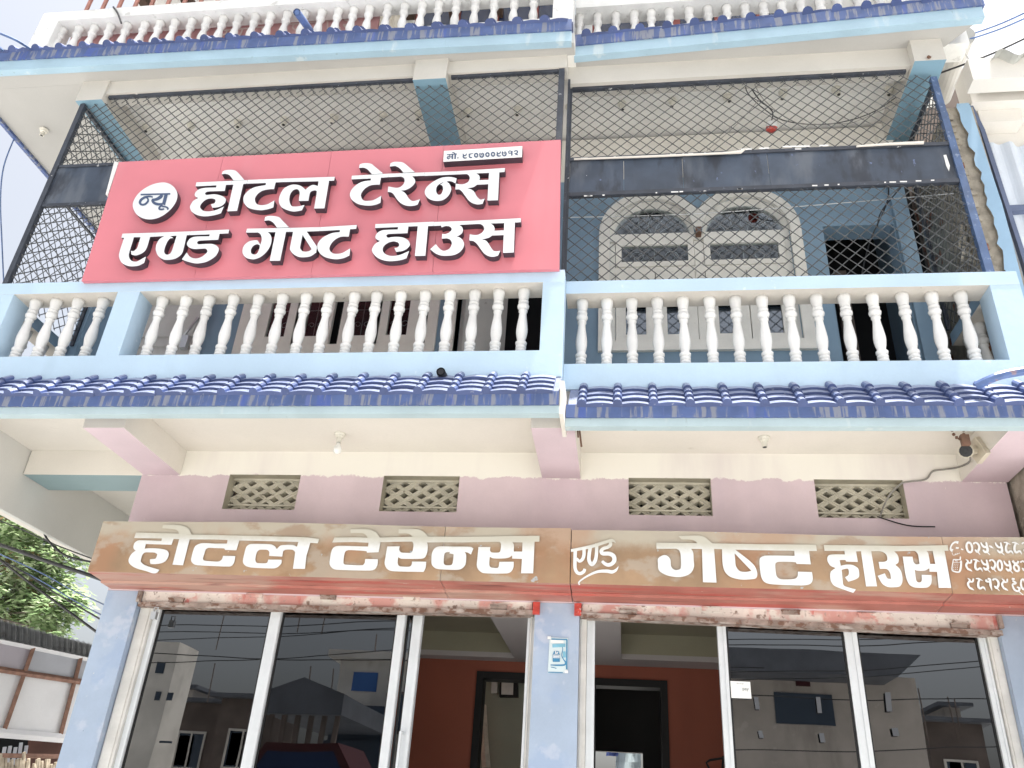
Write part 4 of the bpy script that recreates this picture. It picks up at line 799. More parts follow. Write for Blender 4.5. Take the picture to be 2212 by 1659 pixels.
obj('painted_numbers', m, m_bnum, BRD, kind='stuff')
# ------------------------------------------------------------------ rolling shutters
def shutter(x0, x1, zl, zr, label):
    t = thing('rolling_shutter', label, 'shutter', ((x0 + x1) / 2, .05, 3.0))
    m = MB()
    a = [(x0, .012, zl + .03), (x1, .012, zr + .03), (x1, .012, 3.128), (x0, .012, 3.128)]; m.hexa(a, [(x, .09, z) for x, y, z in a]); obj('curtain_slat', m, m_shut, t)
    m = MB(); a = [(x0 - .01, -.012, zl), (x1 + .01, -.012, zr), (x1 + .01, -.012, zr + .034), (x0 - .01, -.012, zl + .034)]; m.hexa(a, [(x, .085, z) for x, y, z in a]); obj('bottom_bar', m, m_rust, t)
    n = 5
    for i in range(n):
        x = lerp(x0, x1, (i + .55 + random.uniform(-.1, .1)) / n); z = lerp(zl, zr, (x - x0) / (x1 - x0)) + (.085 if i not in (0, n - 1) else .04)
        m = MB(); m.box(x - .06, x + .06, -.004, .0115, z, z + .022); m.box(x - .064, x + .064, -.012, .0110, z + .0222, z + .030)
        obj('slot_cover', m, m_shut if i % 2 else m_rust, t)
    return t
shutter(-3.70, -.665, 3.0, 3.025, 'rolled up shutter with peeling red paint above the left shop door')
shutter(-.30, 2.50, 3.02, 2.985, 'rolled up shutter with peeling red paint above the right shop door')
for x0, x1, lb in ((-3.725, -3.70, 'small rusty steel bracket by the left end of the shutters'), (-.655, -.605, 'red steel bracket on the left edge of the middle blue pillar'), (-.355, -.305, 'red steel bracket on the right edge of the middle blue pillar'), (2.495, 2.52, 'small rusty steel bracket beside the right blue pillar')):
    m = MB(); m.box(x0, x1, -.03, .0038, 3.03, 3.115); m.box(x0 + .004, x1 - .004, -.035, -.0301, 3.06, 3.075)
    tag(obj('shutter_bracket', m, m_brkt if 'middle' in lb else m_rust), lb, 'bracket', 'shutter brackets')
m = MB()                                            # padlock hanging from left shutter bar
m.box(-3.56, -3.52, -.05, -.015, 2.90, 2.955); m.tube([(-3.555, -.03, 2.955), (-3.555, -.03, 2.99), (-3.525, -.03, 2.99), (-3.525, -.03, 2.955)], .005, 5)
tag(obj('padlock', m, m_steel), 'grey steel padlock hanging at the left end of the left shutter bar', 'padlock')
# ------------------------------------------------------------------ sliding aluminium shop fronts
Z0, ZT = .2, 3.10
def front(label, loc, guides, members, panes, rails):
    t = thing('sliding_shop_door', label, 'door', loc)
    for x0, x1 in guides:
        m = MB(); m.box(x0, x1, .06, .14, Z0, ZT); m.box(x0 + .012, x1 - .02, .052, .0599, Z0, ZT); obj('guide_channel', m, m_guide, t)
    for x0, x1, y in members:
        m = MB(); m.box(x0, x1, y, y + .05, Z0, ZT); m.box(x0 + (x1 - x0) * .62, x1 - .003, y - .010, y - .0005, Z0, ZT); obj('stile', m, m_alu, t)
    for x0, x1, y, g in panes:
        m = MB(); m.box(x0, x1, y + .02, y + .028, Z0 + .06, ZT); obj('glass_pane', m, g, t)
        k = MB(); k.box(x0, x0 + .012, y + .012, y + .034, Z0, ZT); k.box(x1 - .012, x1, y + .012, y + .034, Z0, ZT); obj('rubber_gasket', k, m_black, t)
    for x0, x1, y in rails:
        m = MB(); m.box(x0, x1, y, y + .05, Z0, Z0 + .06); obj('bottom_rail', m, m_alu, t)
    return t
FL = front('aluminium sliding glass door of the left shop, slid half open', (-2.2, .1, .2), [(-3.722, -3.618), (-.676, -.645)],
           [(-3.616, -3.565, .09), (-2.672, -2.585, .09), (-1.682, -1.618, .09), (-1.568, -1.495, .13), (-.70, -.678, .09)],
           [(-3.563, -2.674, .09, g_dark), (-2.583, -1.684, .10, g_blue), (-1.616, -1.57, .14, g_dark)], [(-3.563, -1.57, .09)])
FR = front('aluminium sliding glass door of the right shop with pay notice', (1.1, .1, .2), [(-.318, -.268), (2.435, 2.512)],
           [(-.266, -.21, .09), (.652, .712, .09), (1.512, 1.597, .09), (2.388, 2.433, .09)],
           [(.714, 1.51, .09, g_dark), (1.599, 2.386, .10, g_dark)], [(.714, 2.386, .09)])
m = MB(); hx = -1.545; hp = [(hx, .125, 2.21), (hx, .06, 2.21), (hx, .06, 1.95), (hx, .125, 1.95)]
hp = [PY(*ph(1533 + x * .398 / 1 * 1, 0), 0) for x in ()] or hp
m.tube(hp, .012, 6); obj('door_handle', m, m_alu, FL)
# things on the glass
e = [PY(x * .3335 + 1474.3, 1106 + y * .3335, .085) for x, y in ((317, 1204), (447, 1209), (438, 1100), (309, 1094))]
m = MB(); m.hexa(e, [p + Vector((0, .004, 0)) for p in e]); NOTE = tag(obj('pay_notice', m, m_paper), 'square white printed pay notice stuck on the right shop glass', 'notice')
def qlerp(u, v): return lerp(lerp(e[3], e[2], u), lerp(e[0], e[1], u), v)
def text(body, u0, v0, h, parent, mat):
    cu = bpy.data.curves.new('notice_text', 'FONT'); cu.body = body; cu.size = h; tmp = bpy.data.objects.new('tmp', cu); COL.objects.link(tmp)
    dg = bpy.context.evaluated_depsgraph_get(); me = tmp.evaluated_get(dg).to_mesh()
    mb = MB(); U = (e[2] - e[3]).normalized(); D = (e[0] - e[3]).normalized(); base = qlerp(u0, v0) + Vector((0, -.002, 0))
    mb.v = [base + U * v.co.x - D * v.co.y for v in me.vertices]; mb.f = [list(p.vertices) for p in me.polygons]; mb.m = [0] * len(mb.f)
    tmp.evaluated_get(dg).to_mesh_clear(); bpy.data.objects.remove(tmp); obj('notice_text', mb, mat, parent)
W_ = (e[2] - e[3]).length
text('pay', .58, .52, W_ * .23, NOTE, m_txt); text('We Accept', .31, .16, W_ * .075, NOTE, m_txt)
for i, (x, y, dx, dy) in enumerate(((482, 1238, 14, 40), (884, 1250, 14, 52), (1335, 1230, 18, 62), (508, 1440, 14, 24), (905, 1462, 16, 30), (1380, 1425, 20, 26))):
    p = [PY((x + sx * dx + sy * 6) * .3335 + 1474.3, 1106 + (y + sy * dy) * .3335, .085 if x < 1100 else .095) for sx, sy in ((-1, 1), (1, 1), (1, -1), (-1, -1))]
    m = MB(); m.hexa(p, [q + Vector((0, .003, 0)) for q in p])
    tag(obj('tape_strip', m, m_tape), ('upper left tape strip on the glass under the pay notice', 'upper tape strip on the middle of the right shop glass', 'upper tape strip on the far right glass pane', 'lower left small tape scrap on the right shop glass', 'lower tape scrap beside the right shop mullion', 'lower bent tape scrap on the far right glass pane')[i], 'tape', 'tape strips on the right shop glass')
# blue printed sticker on the middle pillar
ck = (2100, 2460, 160 / 1327)
pv = lambda x, y, Y: PY((2100 + x * ck[2]) * .553, (2460 + y * ck[2]) * .553, Y)
m = MB(); q = [pv(x, y, -.002) for x, y in ((330, 1400), (850, 1395), (960, 1310), (990, 275), (390, 240))]; m.hexa(q, [p + Vector((0, .004, 0)) for p in q]); ST = tag(obj('sticker', m, m_stk), 'faded blue and white printed sticker on the middle pillar', 'sticker')
m = MB()
for p, w_, mi in (([(450, 300), (960, 320)], 40, 1), ([(950, 320), (940, 1280)], 42, 1), ([(340, 1375), (820, 1390)], 30, 1), ([(640, 490), (760, 510), (815, 620), (780, 820), (840, 960), (910, 1060), (860, 1140), (640, 1150), (420, 1140)], [20, 22, 26, 24, 30, 50, 54, 50, 30], 1), ([(480, 520), (900, 500)], 110, 0), ([(860, 700), (870, 900)], 90, 0), ([(430, 1210), (560, 1235), (610, 1260)], 22, 1), ([(605, 790), (605, 1040)], 232, 1), ([(605, 690), (605, 800)], [150, 228], 1)): stroke(m, ck, p, w_, -.004, mi)
obj('sticker_print', m, [m_stk1, m_stk2], ST)
m = MB(); stroke(m, ck, [(510, 860), (710, 865)], 110, -.0075); stroke(m, ck, [(565, 700), (600, 730), (570, 760), (640, 760), (655, 710)], 26, -.0075); stroke(m, ck, [(420, 375), (840, 385)], 90, -.0075)
obj('sticker_white', m, m_paper, ST)
m = MB(); stroke(m, ck, [(530, 835), (690, 838)], 16, -.0112); stroke(m, ck, [(530, 885), (690, 888)], 16, -.0112); obj('sticker_line', m, m_stk2, ST)
m = MB()
for x, y in ((375, 258), (930, 1360)):
    p = [pv(x + a, y + b, -.009) for a, b in ((-55, 45), (55, 45), (55, -45), (-55, -45))]; m.hexa(p, [k + Vector((0, .002, 0)) for k in p])
obj('corner_tape', m, m_paper, ST)
# inside: electric boxes, cloth and sheet seen through the doorway
cm = lambda x, y, Y: PY((1550 + x * .398) * .553, (2340 + y * .398) * .553, Y)
def plate(name, pts, Y, d, mat, lb, cat, extra=None):
    p = [cm(x, y, Y) for x, y in pts]; m = MB(); m.hexa(p, [k + Vector((0, d, 0)) for k in p]); o = obj(name, m, mat); tag(o, lb, cat)
    return o
mb_ = plate('meter_box', ((1005, 955), (1185, 955), (1185, 775), (1010, 775)), 3.88, .115, m_black, 'dark electric meter box on the green corridor wall', 'meter box')
p = [cm(x, y, 3.87) for x, y in ((1025, 935), (1140, 940), (1145, 785), (1030, 785))]; m = MB(); m.hexa(p, [k + Vector((0, .009, 0)) for k in p]); obj('meter_face', m, m_guide, mb_)
plate('switch_box', ((925, 920), (985, 920), (988, 815), (930, 815)), 3.90, .09, m_gsht, 'small grey switch box left of the meter box', 'switch box')
m = MB(); m.tube([cm(840, 1050, 3.6), cm(860, 1400, 3.5), cm(880, 1659, 3.45)], .05, 6); tag(obj('hanging_cloth', m, m_cloth), 'pale cloth hanging inside the dark corridor doorway', 'cloth')
cr2 = lambda x, y, Y: PY((2240 + x * .398) * .553, (2340 + y * .398) * .553, Y)
def sheetmesh(pts, Y, mat, name, lb, cat, amp=.03):
    (a, b, c, d) = [cr2(x, y, Y) for x, y in pts]; m = MB(); n = 8; g = []
    for i in range(n + 1):
        row = []
        for j in range(n + 1):
            u, v = i / n, j / n; p = lerp(lerp(a, b, u), lerp(d, c, u), v); row.append(p + Vector((0, amp * math.sin(u * 9 + v * 2) + amp * .5 * math.sin(v * 11 + u * 5), 0)))
        g.append(row)
    for i in range(n):
        for j in range(n): m.face([g[i][j], g[i + 1][j], g[i + 1][j + 1], g[i][j + 1]])
    return tag(obj(name, m, mat, smooth=True), lb, cat)
sheetmesh(((440, 1120), (660, 1120), (660, 1900), (400, 1900)), 6.6, m_skycl, 'plastic_sheet', 'pale plastic sheet hanging outside the back doorway', 'sheet')
sheetmesh(((360, 1120), (450, 1120), (440, 1540), (320, 1540)), 6.4, m_bcl, 'blue_cloth', 'blue cloth hanging in the lit back doorway', 'cloth')
m = MB(); m.tube([cr2(310, 1155, 4.7), cr2(400, 1155, 4.7), cr2(500, 1180, 4.7), cr2(580, 1225, 4.7), cr2(650, 1280, 4.7)], .012, 5); tag(obj('bent_pipe', m, m_steel), 'thin pale bent pipe across the lit back doorway', 'pipe')
m = MB(); m.tube([cr2(1470, 1560, 1.8), cr2(1340, 1580, 1.8), cr2(1305, 1605, 1.8), cr2(1330, 1659, 1.8), cr2(1345, 1700, 1.8)], .010, 5); m.tube([cr2(1470, 1540, 1.8), cr2(1460, 1720, 1.8)], .010, 5)
tag(obj('chair_back', m, m_black), 'thin metal chair back against the red wall inside the right shop', 'chair')

# ------------------------------------------------------------------ security grilles
def wires(mb, x0, x1, z0, z1, fn, per=.108, r=.0044):
    """square-set diamond mesh clipped to a rectangle; fn maps (s,z,layer) to a point"""
    kz = 1.0; W, H_ = x1 - x0, z1 - z0; Hs = H_ / kz; n = int((W + Hs) / per) + 2
    for i in range(n):
        c = i * per - Hs
        for sg in (1, -1):
            s0, s1 = max(0, c), min(W, c + Hs)
            if s1 - s0 < .02: continue
            za, zb = (s0 - c) * kz, (s1 - c) * kz
            if sg < 0: za, zb = H_ - za, H_ - zb
            o = .004 * sg; k = max(1, int((s1 - s0) / .5)); pts = []
            for q in range(k + 1):
                t = q / k; pts.append(fn(x0 + lerp(s0, s1, t), z0 + lerp(za, zb, t) + (random.uniform(-.004, .004) if 0 < q < k else 0), o))
            mb.tube(pts, r, 4, cap=False)
def bar(parent, p0, p1, w=.03, mat=None, name='frame_bar'):
    m = MB(); p0, p1 = Vector(p0), Vector(p1); d = (p1 - p0).normalized()
    a = Vector((0, 1, 0)) if abs(d.y) < .9 else Vector((1, 0, 0)); b = d.cross(a).normalized(); a = b.cross(d)
    c = [(a * i + b * j) * w / 2 for i, j in ((-1, -1), (1, -1), (1, 1), (-1, 1))]
    m.hexa([p0 + q for q in c], [p1 + q for q in c]); return obj(name, m, mat or m_bar, parent)
GL = thing('security_grille', 'dark diamond mesh grille around the left balcony behind the red sign', 'grille', (-2.7, -.97, 5.36))
yg = -.965; zt = (6.22, 6.675)
bar(GL, (-5.06, yg, 5.361), (-5.06, yg, 7.465), .045); bar(GL, (-.515, yg, 5.361), (-.515, yg, 7.57), .05); bar(GL, (-.455, yg + .1, 5.37), (-.455, yg + .1, 7.56), .02)
bar(GL, (-4.83, yg, 7.55), (-1.86, yg, 7.55)); bar(GL, (-1.51, yg, 7.56), (-.545, yg, 7.56))
bar(GL, (-5.035, yg, zt[1]), (-4.3, yg, zt[1])); bar(GL, (-5.035, yg, zt[0]), (-4.3, yg, zt[0]))
m = MB(); m.box(-5.036, -4.3, yg - .006, yg + .004, zt[0] + .016, zt[1] - .016); obj('sheet_band', m, m_navy, GL)
m = MB(); wires(m, -5.036, -.54, 6.69, 7.47, lambda s, z, o: Vector((s, yg + o, z))); wires(m, -4.83, -1.87, 7.47, 7.537, lambda s, z, o: Vector((s, yg + o, z))); wires(m, -1.5, -.545, 7.47, 7.547, lambda s, z, o: Vector((s, yg + o, z)))
obj('wire_mesh', m, m_wire, GL)
m = MB(); wires(m, -5.036, -4.2, 5.362, 6.205, lambda s, z, o: Vector((s, yg + o, z))); obj('wire_mesh', m, m_wire, GL)
xg = -5.06
bar(GL, (xg, yg + .03, 7.45), (xg, -.01, 7.45)); bar(GL, (xg, yg + .03, 6.45), (xg, -.01, 6.45), .02); bar(GL, (xg, -.02, 5.36), (xg, -.02, 7.45), .03)
m = MB(); wires(m, yg + .03, -.02, 5.361, 7.44, lambda s, z, o: Vector((xg + o, s, z))); obj('wire_mesh', m, m_wire, GL)
m = MB(); m.box(xg - .04, xg + .05, -.015, .3, 4.45, 7.46); obj('end_post', m, m_bwall, GL)
GR = thing('security_grille', 'dark diamond mesh grille with navy sheet band over the right balcony', 'grille', (1.1, -.82, 5.375))
yg = -.805
bar(GR, (-.445, yg, 5.376), (-.445, yg, 7.50), .032); bar(GR, (2.625, yg, 5.376), (2.60, yg, 7.40), .05, m_barb); bar(GR, (2.655, yg - .002, 5.376), (2.63, yg - .002, 7.0), .02, m_barb)
bar(GR, (-.43, yg, 7.50), (2.40, yg, 7.505), .035)
zb, zc_ = 6.26, 6.65
bar(GR, (-.43, yg, zc_), (2.60, yg, zc_), .034); bar(GR, (-.43, yg, zb), (2.60, yg, zb), .038)
xe = (-.428, .02, .50, 1.18, 2.595)
m = MB()
for i in range(4): m.box(xe[i] + .002, xe[i + 1] - .002, yg - .007 + .001 * (i % 2), yg + .004, zb + .02, zc_ - .018)
obj('sheet_band', m, m_navy, GR)
m = MB(); p = [PY(x, y, yg - .009) for x, y in ((2038, 335), (2044, 334), (2052, 358), (2050, 370), (2044, 358), (2041, 346))]; m.hexa(p, [q + Vector((0, .001, 0)) for q in p])
for x0, x1, y in ((1600, 1624, 322), (1640, 1662, 320), (1690, 1750, 316), (1770, 1790, 314)):
    p = [PY(x, yy_, yg - .0185) for x, yy_ in ((x0, y - 1), (x1, y - 2), (x1, y + 1), (x0, y + 2))]; m.hexa(p, [q + Vector((0, .001, 0)) for q in p])
for k in range(26):
    x = random.uniform(1240, 2060); top = random.random() < .5; y = lerp(343, 307, (x - 1222) / 840) if top else lerp(425, 386, (x - 1222) / 860)
    wv = random.uniform(3, 16); p = [PY(x + a * wv, y + b, yg - .0205) for a, b in ((-.5, 1.5), (.5, 1.2), (.5, -1.2), (-.5, -1))]; m.hexa(p, [q + Vector((0, .001, 0)) for q in p])
obj('paint_flakes', m, m_white, GR, kind='stuff')
m = MB(); m.tube([PY(1240, 344, yg - .03), PY(1400, 338, yg - .03), PY(1560, 331, yg - .03), PY(1600, 328, yg - .03), PY(1611, 322, yg - .05)], [.008, .010, .010, .016, .004], 6); obj('peeling_strip', m, m_cream, GR)
m = MB(); m.tube([PY(1850, 316, yg - .026), PY(1920, 311, yg - .026), PY(1995, 308, yg - .028)], [.008, .012, .014], 6); obj('peeling_strip', m, m_cream, GR)
F = lambda s, z, o: Vector((s, yg + o, z))
m = MB(); wires(m, -.428, 2.59, zc_ + .02, 7.45, F); wires(m, -.428, 2.40, 7.45, 7.49, F); obj('wire_mesh', m, m_wire, GR)
m = MB(); wires(m, -.428, 2.59, 5.377, zb - .02, F); obj('wire_mesh', m, m_wire, GR)
xg = 2.61
m = MB(); wires(m, yg + .03, -.01, 5.377, 7.35, lambda s, z, o: Vector((xg + o, s, z))); obj('wire_mesh', m, m_wire, GR)
bar(GR, (xg, yg + .02, 7.37), (xg, -.01, 7.37), .03); bar(GR, (xg, -.02, 5.4), (xg, -.02, 7.4), .03)
# ------------------------------------------------------------------ bulb holders
def holder(p, label, bulb=False, tilt=0):
    t = thing('bulb_holder', label, 'bulb holder', p, 'white bulb holders on the ceilings')
    ax = Vector((tilt, -tilt * .7, -1)).normalized()
    m = MB(); m.lathe([(.045, .0), (.045, .010), (.036, .016), (.034, .03), (.022, .036), (.020, .07), (.022, .072), (.022, .078), (.016, .0785)], p, ax, 12); obj('rose', m, m_hold, t, smooth=False)
    m = MB(); m.lathe([(.0155, .0786), (.0154, .0796)], p, ax, 10); obj('socket_hole', m, m_black, t)
    if bulb:
        m = MB(); m.lathe([(.014, .08), (.015, .095), (.026, .115), (.032, .135), (.028, .158), (.012, .170), (.002, .172)], p, ax, 12); obj('bulb', m, m_bulb, t, smooth=True)
words = 'first second third fourth fifth sixth seventh eighth'.split()
up = [(96, 280), (317, 274), (413, 269), (515, 264), (615, 258), (722, 252), (827, 247), (905, 245), (1011, 240), (1119, 235), (1231, 230), (1344, 224), (1453, 216), (1571, 208), (1692, 199), (1806, 193), (1921, 190)]
for i, (x, y) in enumerate(up):
    if i == 0: lb = 'bulb holder on the ceiling outside the mesh at the far left corner'
    elif i < 8: lb = '%s bulb holder from the left beam on the left balcony ceiling' % words[i - 1]
    elif i < 10: lb = '%s bulb holder right of the middle beam, above the red sign' % words[i - 8]
    else: lb = '%s bulb holder from the left on the right balcony ceiling' % words[i - 10]
    holder(PZ(x, y, 7.729), lb, False, random.uniform(-.25, .25))
holder(PZ(735, 937, 4.309), 'white bulb holder with a round bulb under the left first floor slab', True)
holder(PZ(1650, 945, 4.309), 'empty white bulb holder under the right first floor slab')
# hanging red and white ball, wires on the right balcony ceiling
def cable(pts, r, mat, label, n=5, cat='cable', name='cable', group=None):
    # smooth catenary-like curve through points
    q = []; k = len(pts); pts = [Vector(p) for p in pts]
    for i in range(k - 1):
        p0, p1, p2, p3 = pts[max(i - 1, 0)], pts[i], pts[i + 1], pts[min(i + 2, k - 1)]
        for j in range(6):
            t = j / 6; q.append(.5 * (2 * p1 + (p2 - p0) * t + (2 * p0 - 5 * p1 + 4 * p2 - p3) * t * t + (3 * p1 - p0 - 3 * p2 + p3) * t ** 3))
    q.append(pts[-1]); m = MB(); m.tube(q, r, n); o = obj(name, m, mat); return tag(o, label, cat, group)
b_ = PY(1667, 273, -.55)
t = thing('ceiling_buzzer', 'red and white round buzzer hanging on wires under the right balcony ceiling', 'buzzer', b_)
m = MB(); m.lathe([(.012, .05), (.04, .04), (.052, .01), (.05, -.008)], b_, (0.1, -.5, .9), 12); obj('cap', m, m_white, t, smooth=True)
m = MB(); m.lathe([(.05, -.008), (.047, -.035), (.03, -.052), (.005, -.056)], b_, (0.1, -.5, .9), 12); obj('base', m, m_brkt, t, smooth=True)
cable([PY(1621, 160, -.82), PY(1618, 180, -.7), PY(1640, 215, -.6), PY(1668, 240, -.6), b_ + Vector((0, 0, .05))], .006, m_cable, 'black wire from the right mesh top to the red and white buzzer')
cable([PY(1621, 163, -.80), PY(1612, 195, -.7), PY(1650, 235, -.6), PY(1700, 262, -.6), PY(1790, 268, -.55), PY(1880, 245, -.5), PY(1950, 200, -.45)], .005, m_cable, 'thin looping black wire under the right balcony ceiling')
cable([PY(1622, 163, -.80), PY(1650, 215, -.65), PY(1720, 265, -.6), PY(1800, 267, -.6), PY(1850, 262, -.55), PY(1950, 215, -.45)], .004, m_cabg, 'thin grey wire sagging beside the looping black wire')
cable([PY(1640, 215, -.7), PY(1590, 270, -.75), PY(1527, 325, -.78)], .004, m_cabg, 'thin wire slanting down to the band of the right grille')
cable([PY(1215, 470, -.75), PY(1500, 462, -.1), PY(1800, 440, -.2), PY(2060, 418, -.7)], .004, m_steel, 'pale washing line strung behind the right mesh')
cable([PY(1950, 400, -.3), PY(1905, 455, -.2), PY(1895, 490, -.2)], .006, m_cable, 'black wire hanging before the blue wall above the dark door')
cable([PY(1920, 395, -.3), PY(1915, 440, -.2), PY(1880, 520, -.2), PY(1860, 600, -.2)], .006, m_cable, 'black wire drooping into the dark right doorway')
# ------------------------------------------------------------------ camera, lock, pipes
def cctv():
    base = PX(2128, 962, 2.455)
    t = thing('security_camera', 'cream bullet security camera on a square plate at the right beam', 'camera', base)
    x = 2.458; c = [PX(a, b, x) for a, b in ((2097, 966), (2116, 943), (2141, 978), (2121, 1002))]
    m = MB(); m.hexa(c, [p + Vector((-.03, 0, 0)) for p in c]); obj('mount_plate', m, m_cctv, t)
    ctr = sum(c, Vector()) / 4 + Vector((-.03, 0, 0)); tip = ctr + Vector((-.07, -.02, -.02))
    m = MB(); m.tube([ctr, tip], [.03, .024], 10); obj('joint', m, m_cctv, t)
    d = Vector((-.45, -.85, -.35)).normalized(); a = tip - d * .05
    m = MB(); m.tube([a, a + d * .02, a + d * .11, a + d * .125], [.025, .042, .046, .048], 12); obj('housing', m, m_cctv, t)
    m = MB(); m.tube([a + d * .1252, a + d * .130], [.042, .042], 12); m.tube([a + d * .1302, a + d * .133], [.018, .016], 10); obj('lens', m, m_lens, t)
    m = MB(); m.box(a.x - .045, a.x + .03, a.y - .1, a.y + .03, a.z + .045, a.z + .052); return a
ca = cctv()
cable([ca, PX(2095, 996, 2.44), PY(2070, 1009, -.03), PY(2040, 1014, -.02), PY(2015, 1018, -.015), PY(2000, 1035, -.015), PY(1965, 1040, -.012), PY(1945, 1046, -.012), PY(1918, 1075, .04), PY(1900, 1118, -.01)], .007, m_cabg, 'camera cable clipped along the lilac wall to the right vent')
cable([PY(1895, 1116, -.012), PY(1960, 1135, -.015), PY(2020, 1138, -.015)], .005, m_cable, 'thin black wire below the right vent on the lilac wall')
p = PY(2075, 940, -.93)
t = thing('padlock', 'small rusty brown padlock and chain hanging from the right eave', 'padlock', p)
m = MB(); m.box(p.x - .005, p.x + .045, p.y - .015, p.y + .015, p.z - .07, p.z); obj('lock_body', m, m_lock, t)
m = MB()
for i in range(7):
    a = math.pi * i / 6; c = p + Vector((-.01 - .035 * math.cos(a) , 0, .035 - .06 * math.sin(a))); m.lathe([(.010, -.006), (.010, .006)], c, (1, 0, .6 * (i % 2)), 6)
obj('chain', m, m_lock, t)
for x0, y0, x1, y1 in ((1245, 925, 1256, 963), (1250, 925, 1252, 945)): pass
m = MB(); m.tube([PY(1247, 922, -.85), PY(1249, 945, -.85)], .006, 5); m.tube([PY(1251, 922, -.85), PY(1256, 965, -.85)], .007, 5); tag(obj('iron_hook', m, m_lock), 'pair of rusty iron rods hanging right of the middle lilac beam', 'hook')
m = MB(); a = PY(957, 812, -1.02); m.tube([a + Vector((0, .15, .01)), a + Vector((0, -.08, -.01))], .032, 12, cap=False); m.tube([a + Vector((0, .15, .01)), a + Vector((0, -.078, -.0098))], .024, 12, cap=True)
tag(obj('drain_pipe', m, m_cable), 'black drain pipe stub poking out above the left blue tiles', 'pipe')
m = MB(); a = PY(641, 26, -1.28); b = PY(672, 72, -1.12); b = a + Vector((0.0, .42, .02)); b = PY(670, 66, -.95); m.tube([a, b], .035, 12, cap=False); m.tube([a + (b - a) * .02, b], .027, 10)
tag(obj('drain_pipe', m, m_hose), 'blue drain pipe slanting out over the top left eave', 'pipe')
m = MB(); a = PY(2080, 80, -.55); b = PY(2034, 212, .35); m.tube([a, a.lerp(b, .35), a.lerp(b, .351), b], [.095, .095, .088, .088], 16); m.tube([a - (b - a).normalized() * .012, a + (b - a).normalized() * .03], .102, 16)
tag(obj('vent_pipe', m, m_pvc, smooth=False), 'thick white capped plastic pipe at the top right corner', 'pipe')
cable([PY(2110, 833, -1.02), PY(2150, 815, -1.1), PY(2190, 805, -1.1), PY(2250, 797, -1.1)], .028, m_hose, 'thick blue hose leaving the right tiles to the right', 8, 'hose', 'hose')
cable([PY(0, 72, -1.5), PY(35, 87, -1.4), PY(64, 105, -1.24)], .012, m_cableb, 'blue cable running in from the left to the top left eave')
cable([PY(-8, 98, -1.6), PY(5, 108, -1.3)], .014, m_cableb, 'short blue cable end at the far left of the top eave')
cable([PX(30, 300, -6.3), PX(8, 360, -6.3), PX(1, 430, -6.3), PX(4, 520, -6.3), PX(8, 610, -6.3)], .007, m_cableb, 'blue cable hanging from the top left slab edge against the sky')
cable([PY(245, 15, -1.0), PY(255, 30, -1.02), PY(262, 50, -1.02)], .010, m_cable, 'rusty cable end hanging over the top left handrail')
for i, ((x0, y0), (x1, y1), lb) in enumerate((((2073, 82), (2260, 5), 'upper of two blue wires leaving the white pipe to the right'), ((2070, 92), (2260, 18), 'lower of two blue wires leaving the white pipe to the right'), ((2030, 158), (2260, 60), 'dark wire crossing the white pipe to the far right'))):
    a = PY(x0, y0, -.4 - .1 * i); b = PY(x1, y1, -.9); cable([a, a.lerp(b, .5) - Vector((0, 0, .03)), b], .009, (m_cableb, m_cableb, m_cable)[i], lb)
cable([PY(2078, 88, -.58), PY(2085, 115, -.56), PY(2102, 140, -.55), PY(2110, 155, -.55), PY(2118, 178, -.6)], .007, m_pvc, 'thin white cord tied round the white capped pipe')
m = MB(); p = PY(2095, 500, -.25)
random.seed(5)
def ragblob(mb, c, rx, rz, n=26):
    for i in range(n):
        a = random.uniform(0, 6.28); l = random.uniform(.4, 1); d = Vector((math.cos(a) * rx * l, random.uniform(-.05, .05), math.sin(a) * rz * l)); e_ = Vector((random.uniform(-.06, .06), random.uniform(-.03, .03), random.uniform(-.10, .02)))
        mb.tube([c + d, c + d * .6 + e_ + Vector((0, -.02, 0)), c + d * .2 + e_ * 1.6], [.012, .024, .010], 6)
ragblob(m, p, .12, .09); ragblob(m, p + Vector((-.06, 0, -.2)), .05, .12, 10)
tag(obj('knotted_rag', m, m_cloth, smooth=True), 'knotted dirty white rag tied to the mesh at the far right', 'rag')
m = MB(); p = PY(2012, 126, -.9); m.tube([p, p + Vector((-.05, -.06, -.05))], .014, 6); tag(obj('conduit_end', m, m_lock), 'short brown conduit end sticking out of the right beam', 'conduit')
# ------------------------------------------------------------------ left: tin shed, sticks, tree, cables
random.seed(11)
DR = Vector((.37, .93, 0)).normalized(); NR = Vector((.93, -.37, 0)).normalized()
P0 = PY(0, 1585, 5.0)
def sf(x, y, o=0.0): return PP(x * .627 * .553, (1960 + y * .627) * .553, P0 + NR * o, NR)
SH = thing('tin_shed', 'white sheet metal shed with rusty angle iron frame and tin roof left of the hotel', 'shed', Vector((P0.x, P0.y, 0)))
yl = {'top': lambda x: 860 + x * .207, 'mid': lambda x: 1045 + x * .1525, 'sill': lambda x: 1440 + x * .0864}
px = [(-250, -420), (-52, -240), (210, 20), (505, 372), (700, 640)]   # post x at top and at sill
for i in range(4):
    (a, b), (c, d) = px[i], px[i + 1]
    am, cm_ = lerp(a, b, .35), lerp(c, d, .35)
    for top, q in ((True, [(am, yl['mid'](am)), (cm_, yl['mid'](cm_)), (c, yl['top'](c)), (a, yl['top'](a))]), (False, [(b, yl['sill'](b)), (d, yl['sill'](d)), (cm_, yl['mid'](cm_)), (am, yl['mid'](am))])):
        m = MB(); p = [sf(x, y) for x, y in q]; ctr = sum(p, Vector()) / 4; p = [ctr + (k - ctr) * .995 for k in p]
        m.hexa(p, [k - NR * .03 for k in p]); obj('wall_panel', m, (m_shpur if i < 2 else m_shpan2) if top else m_shpan, SH)
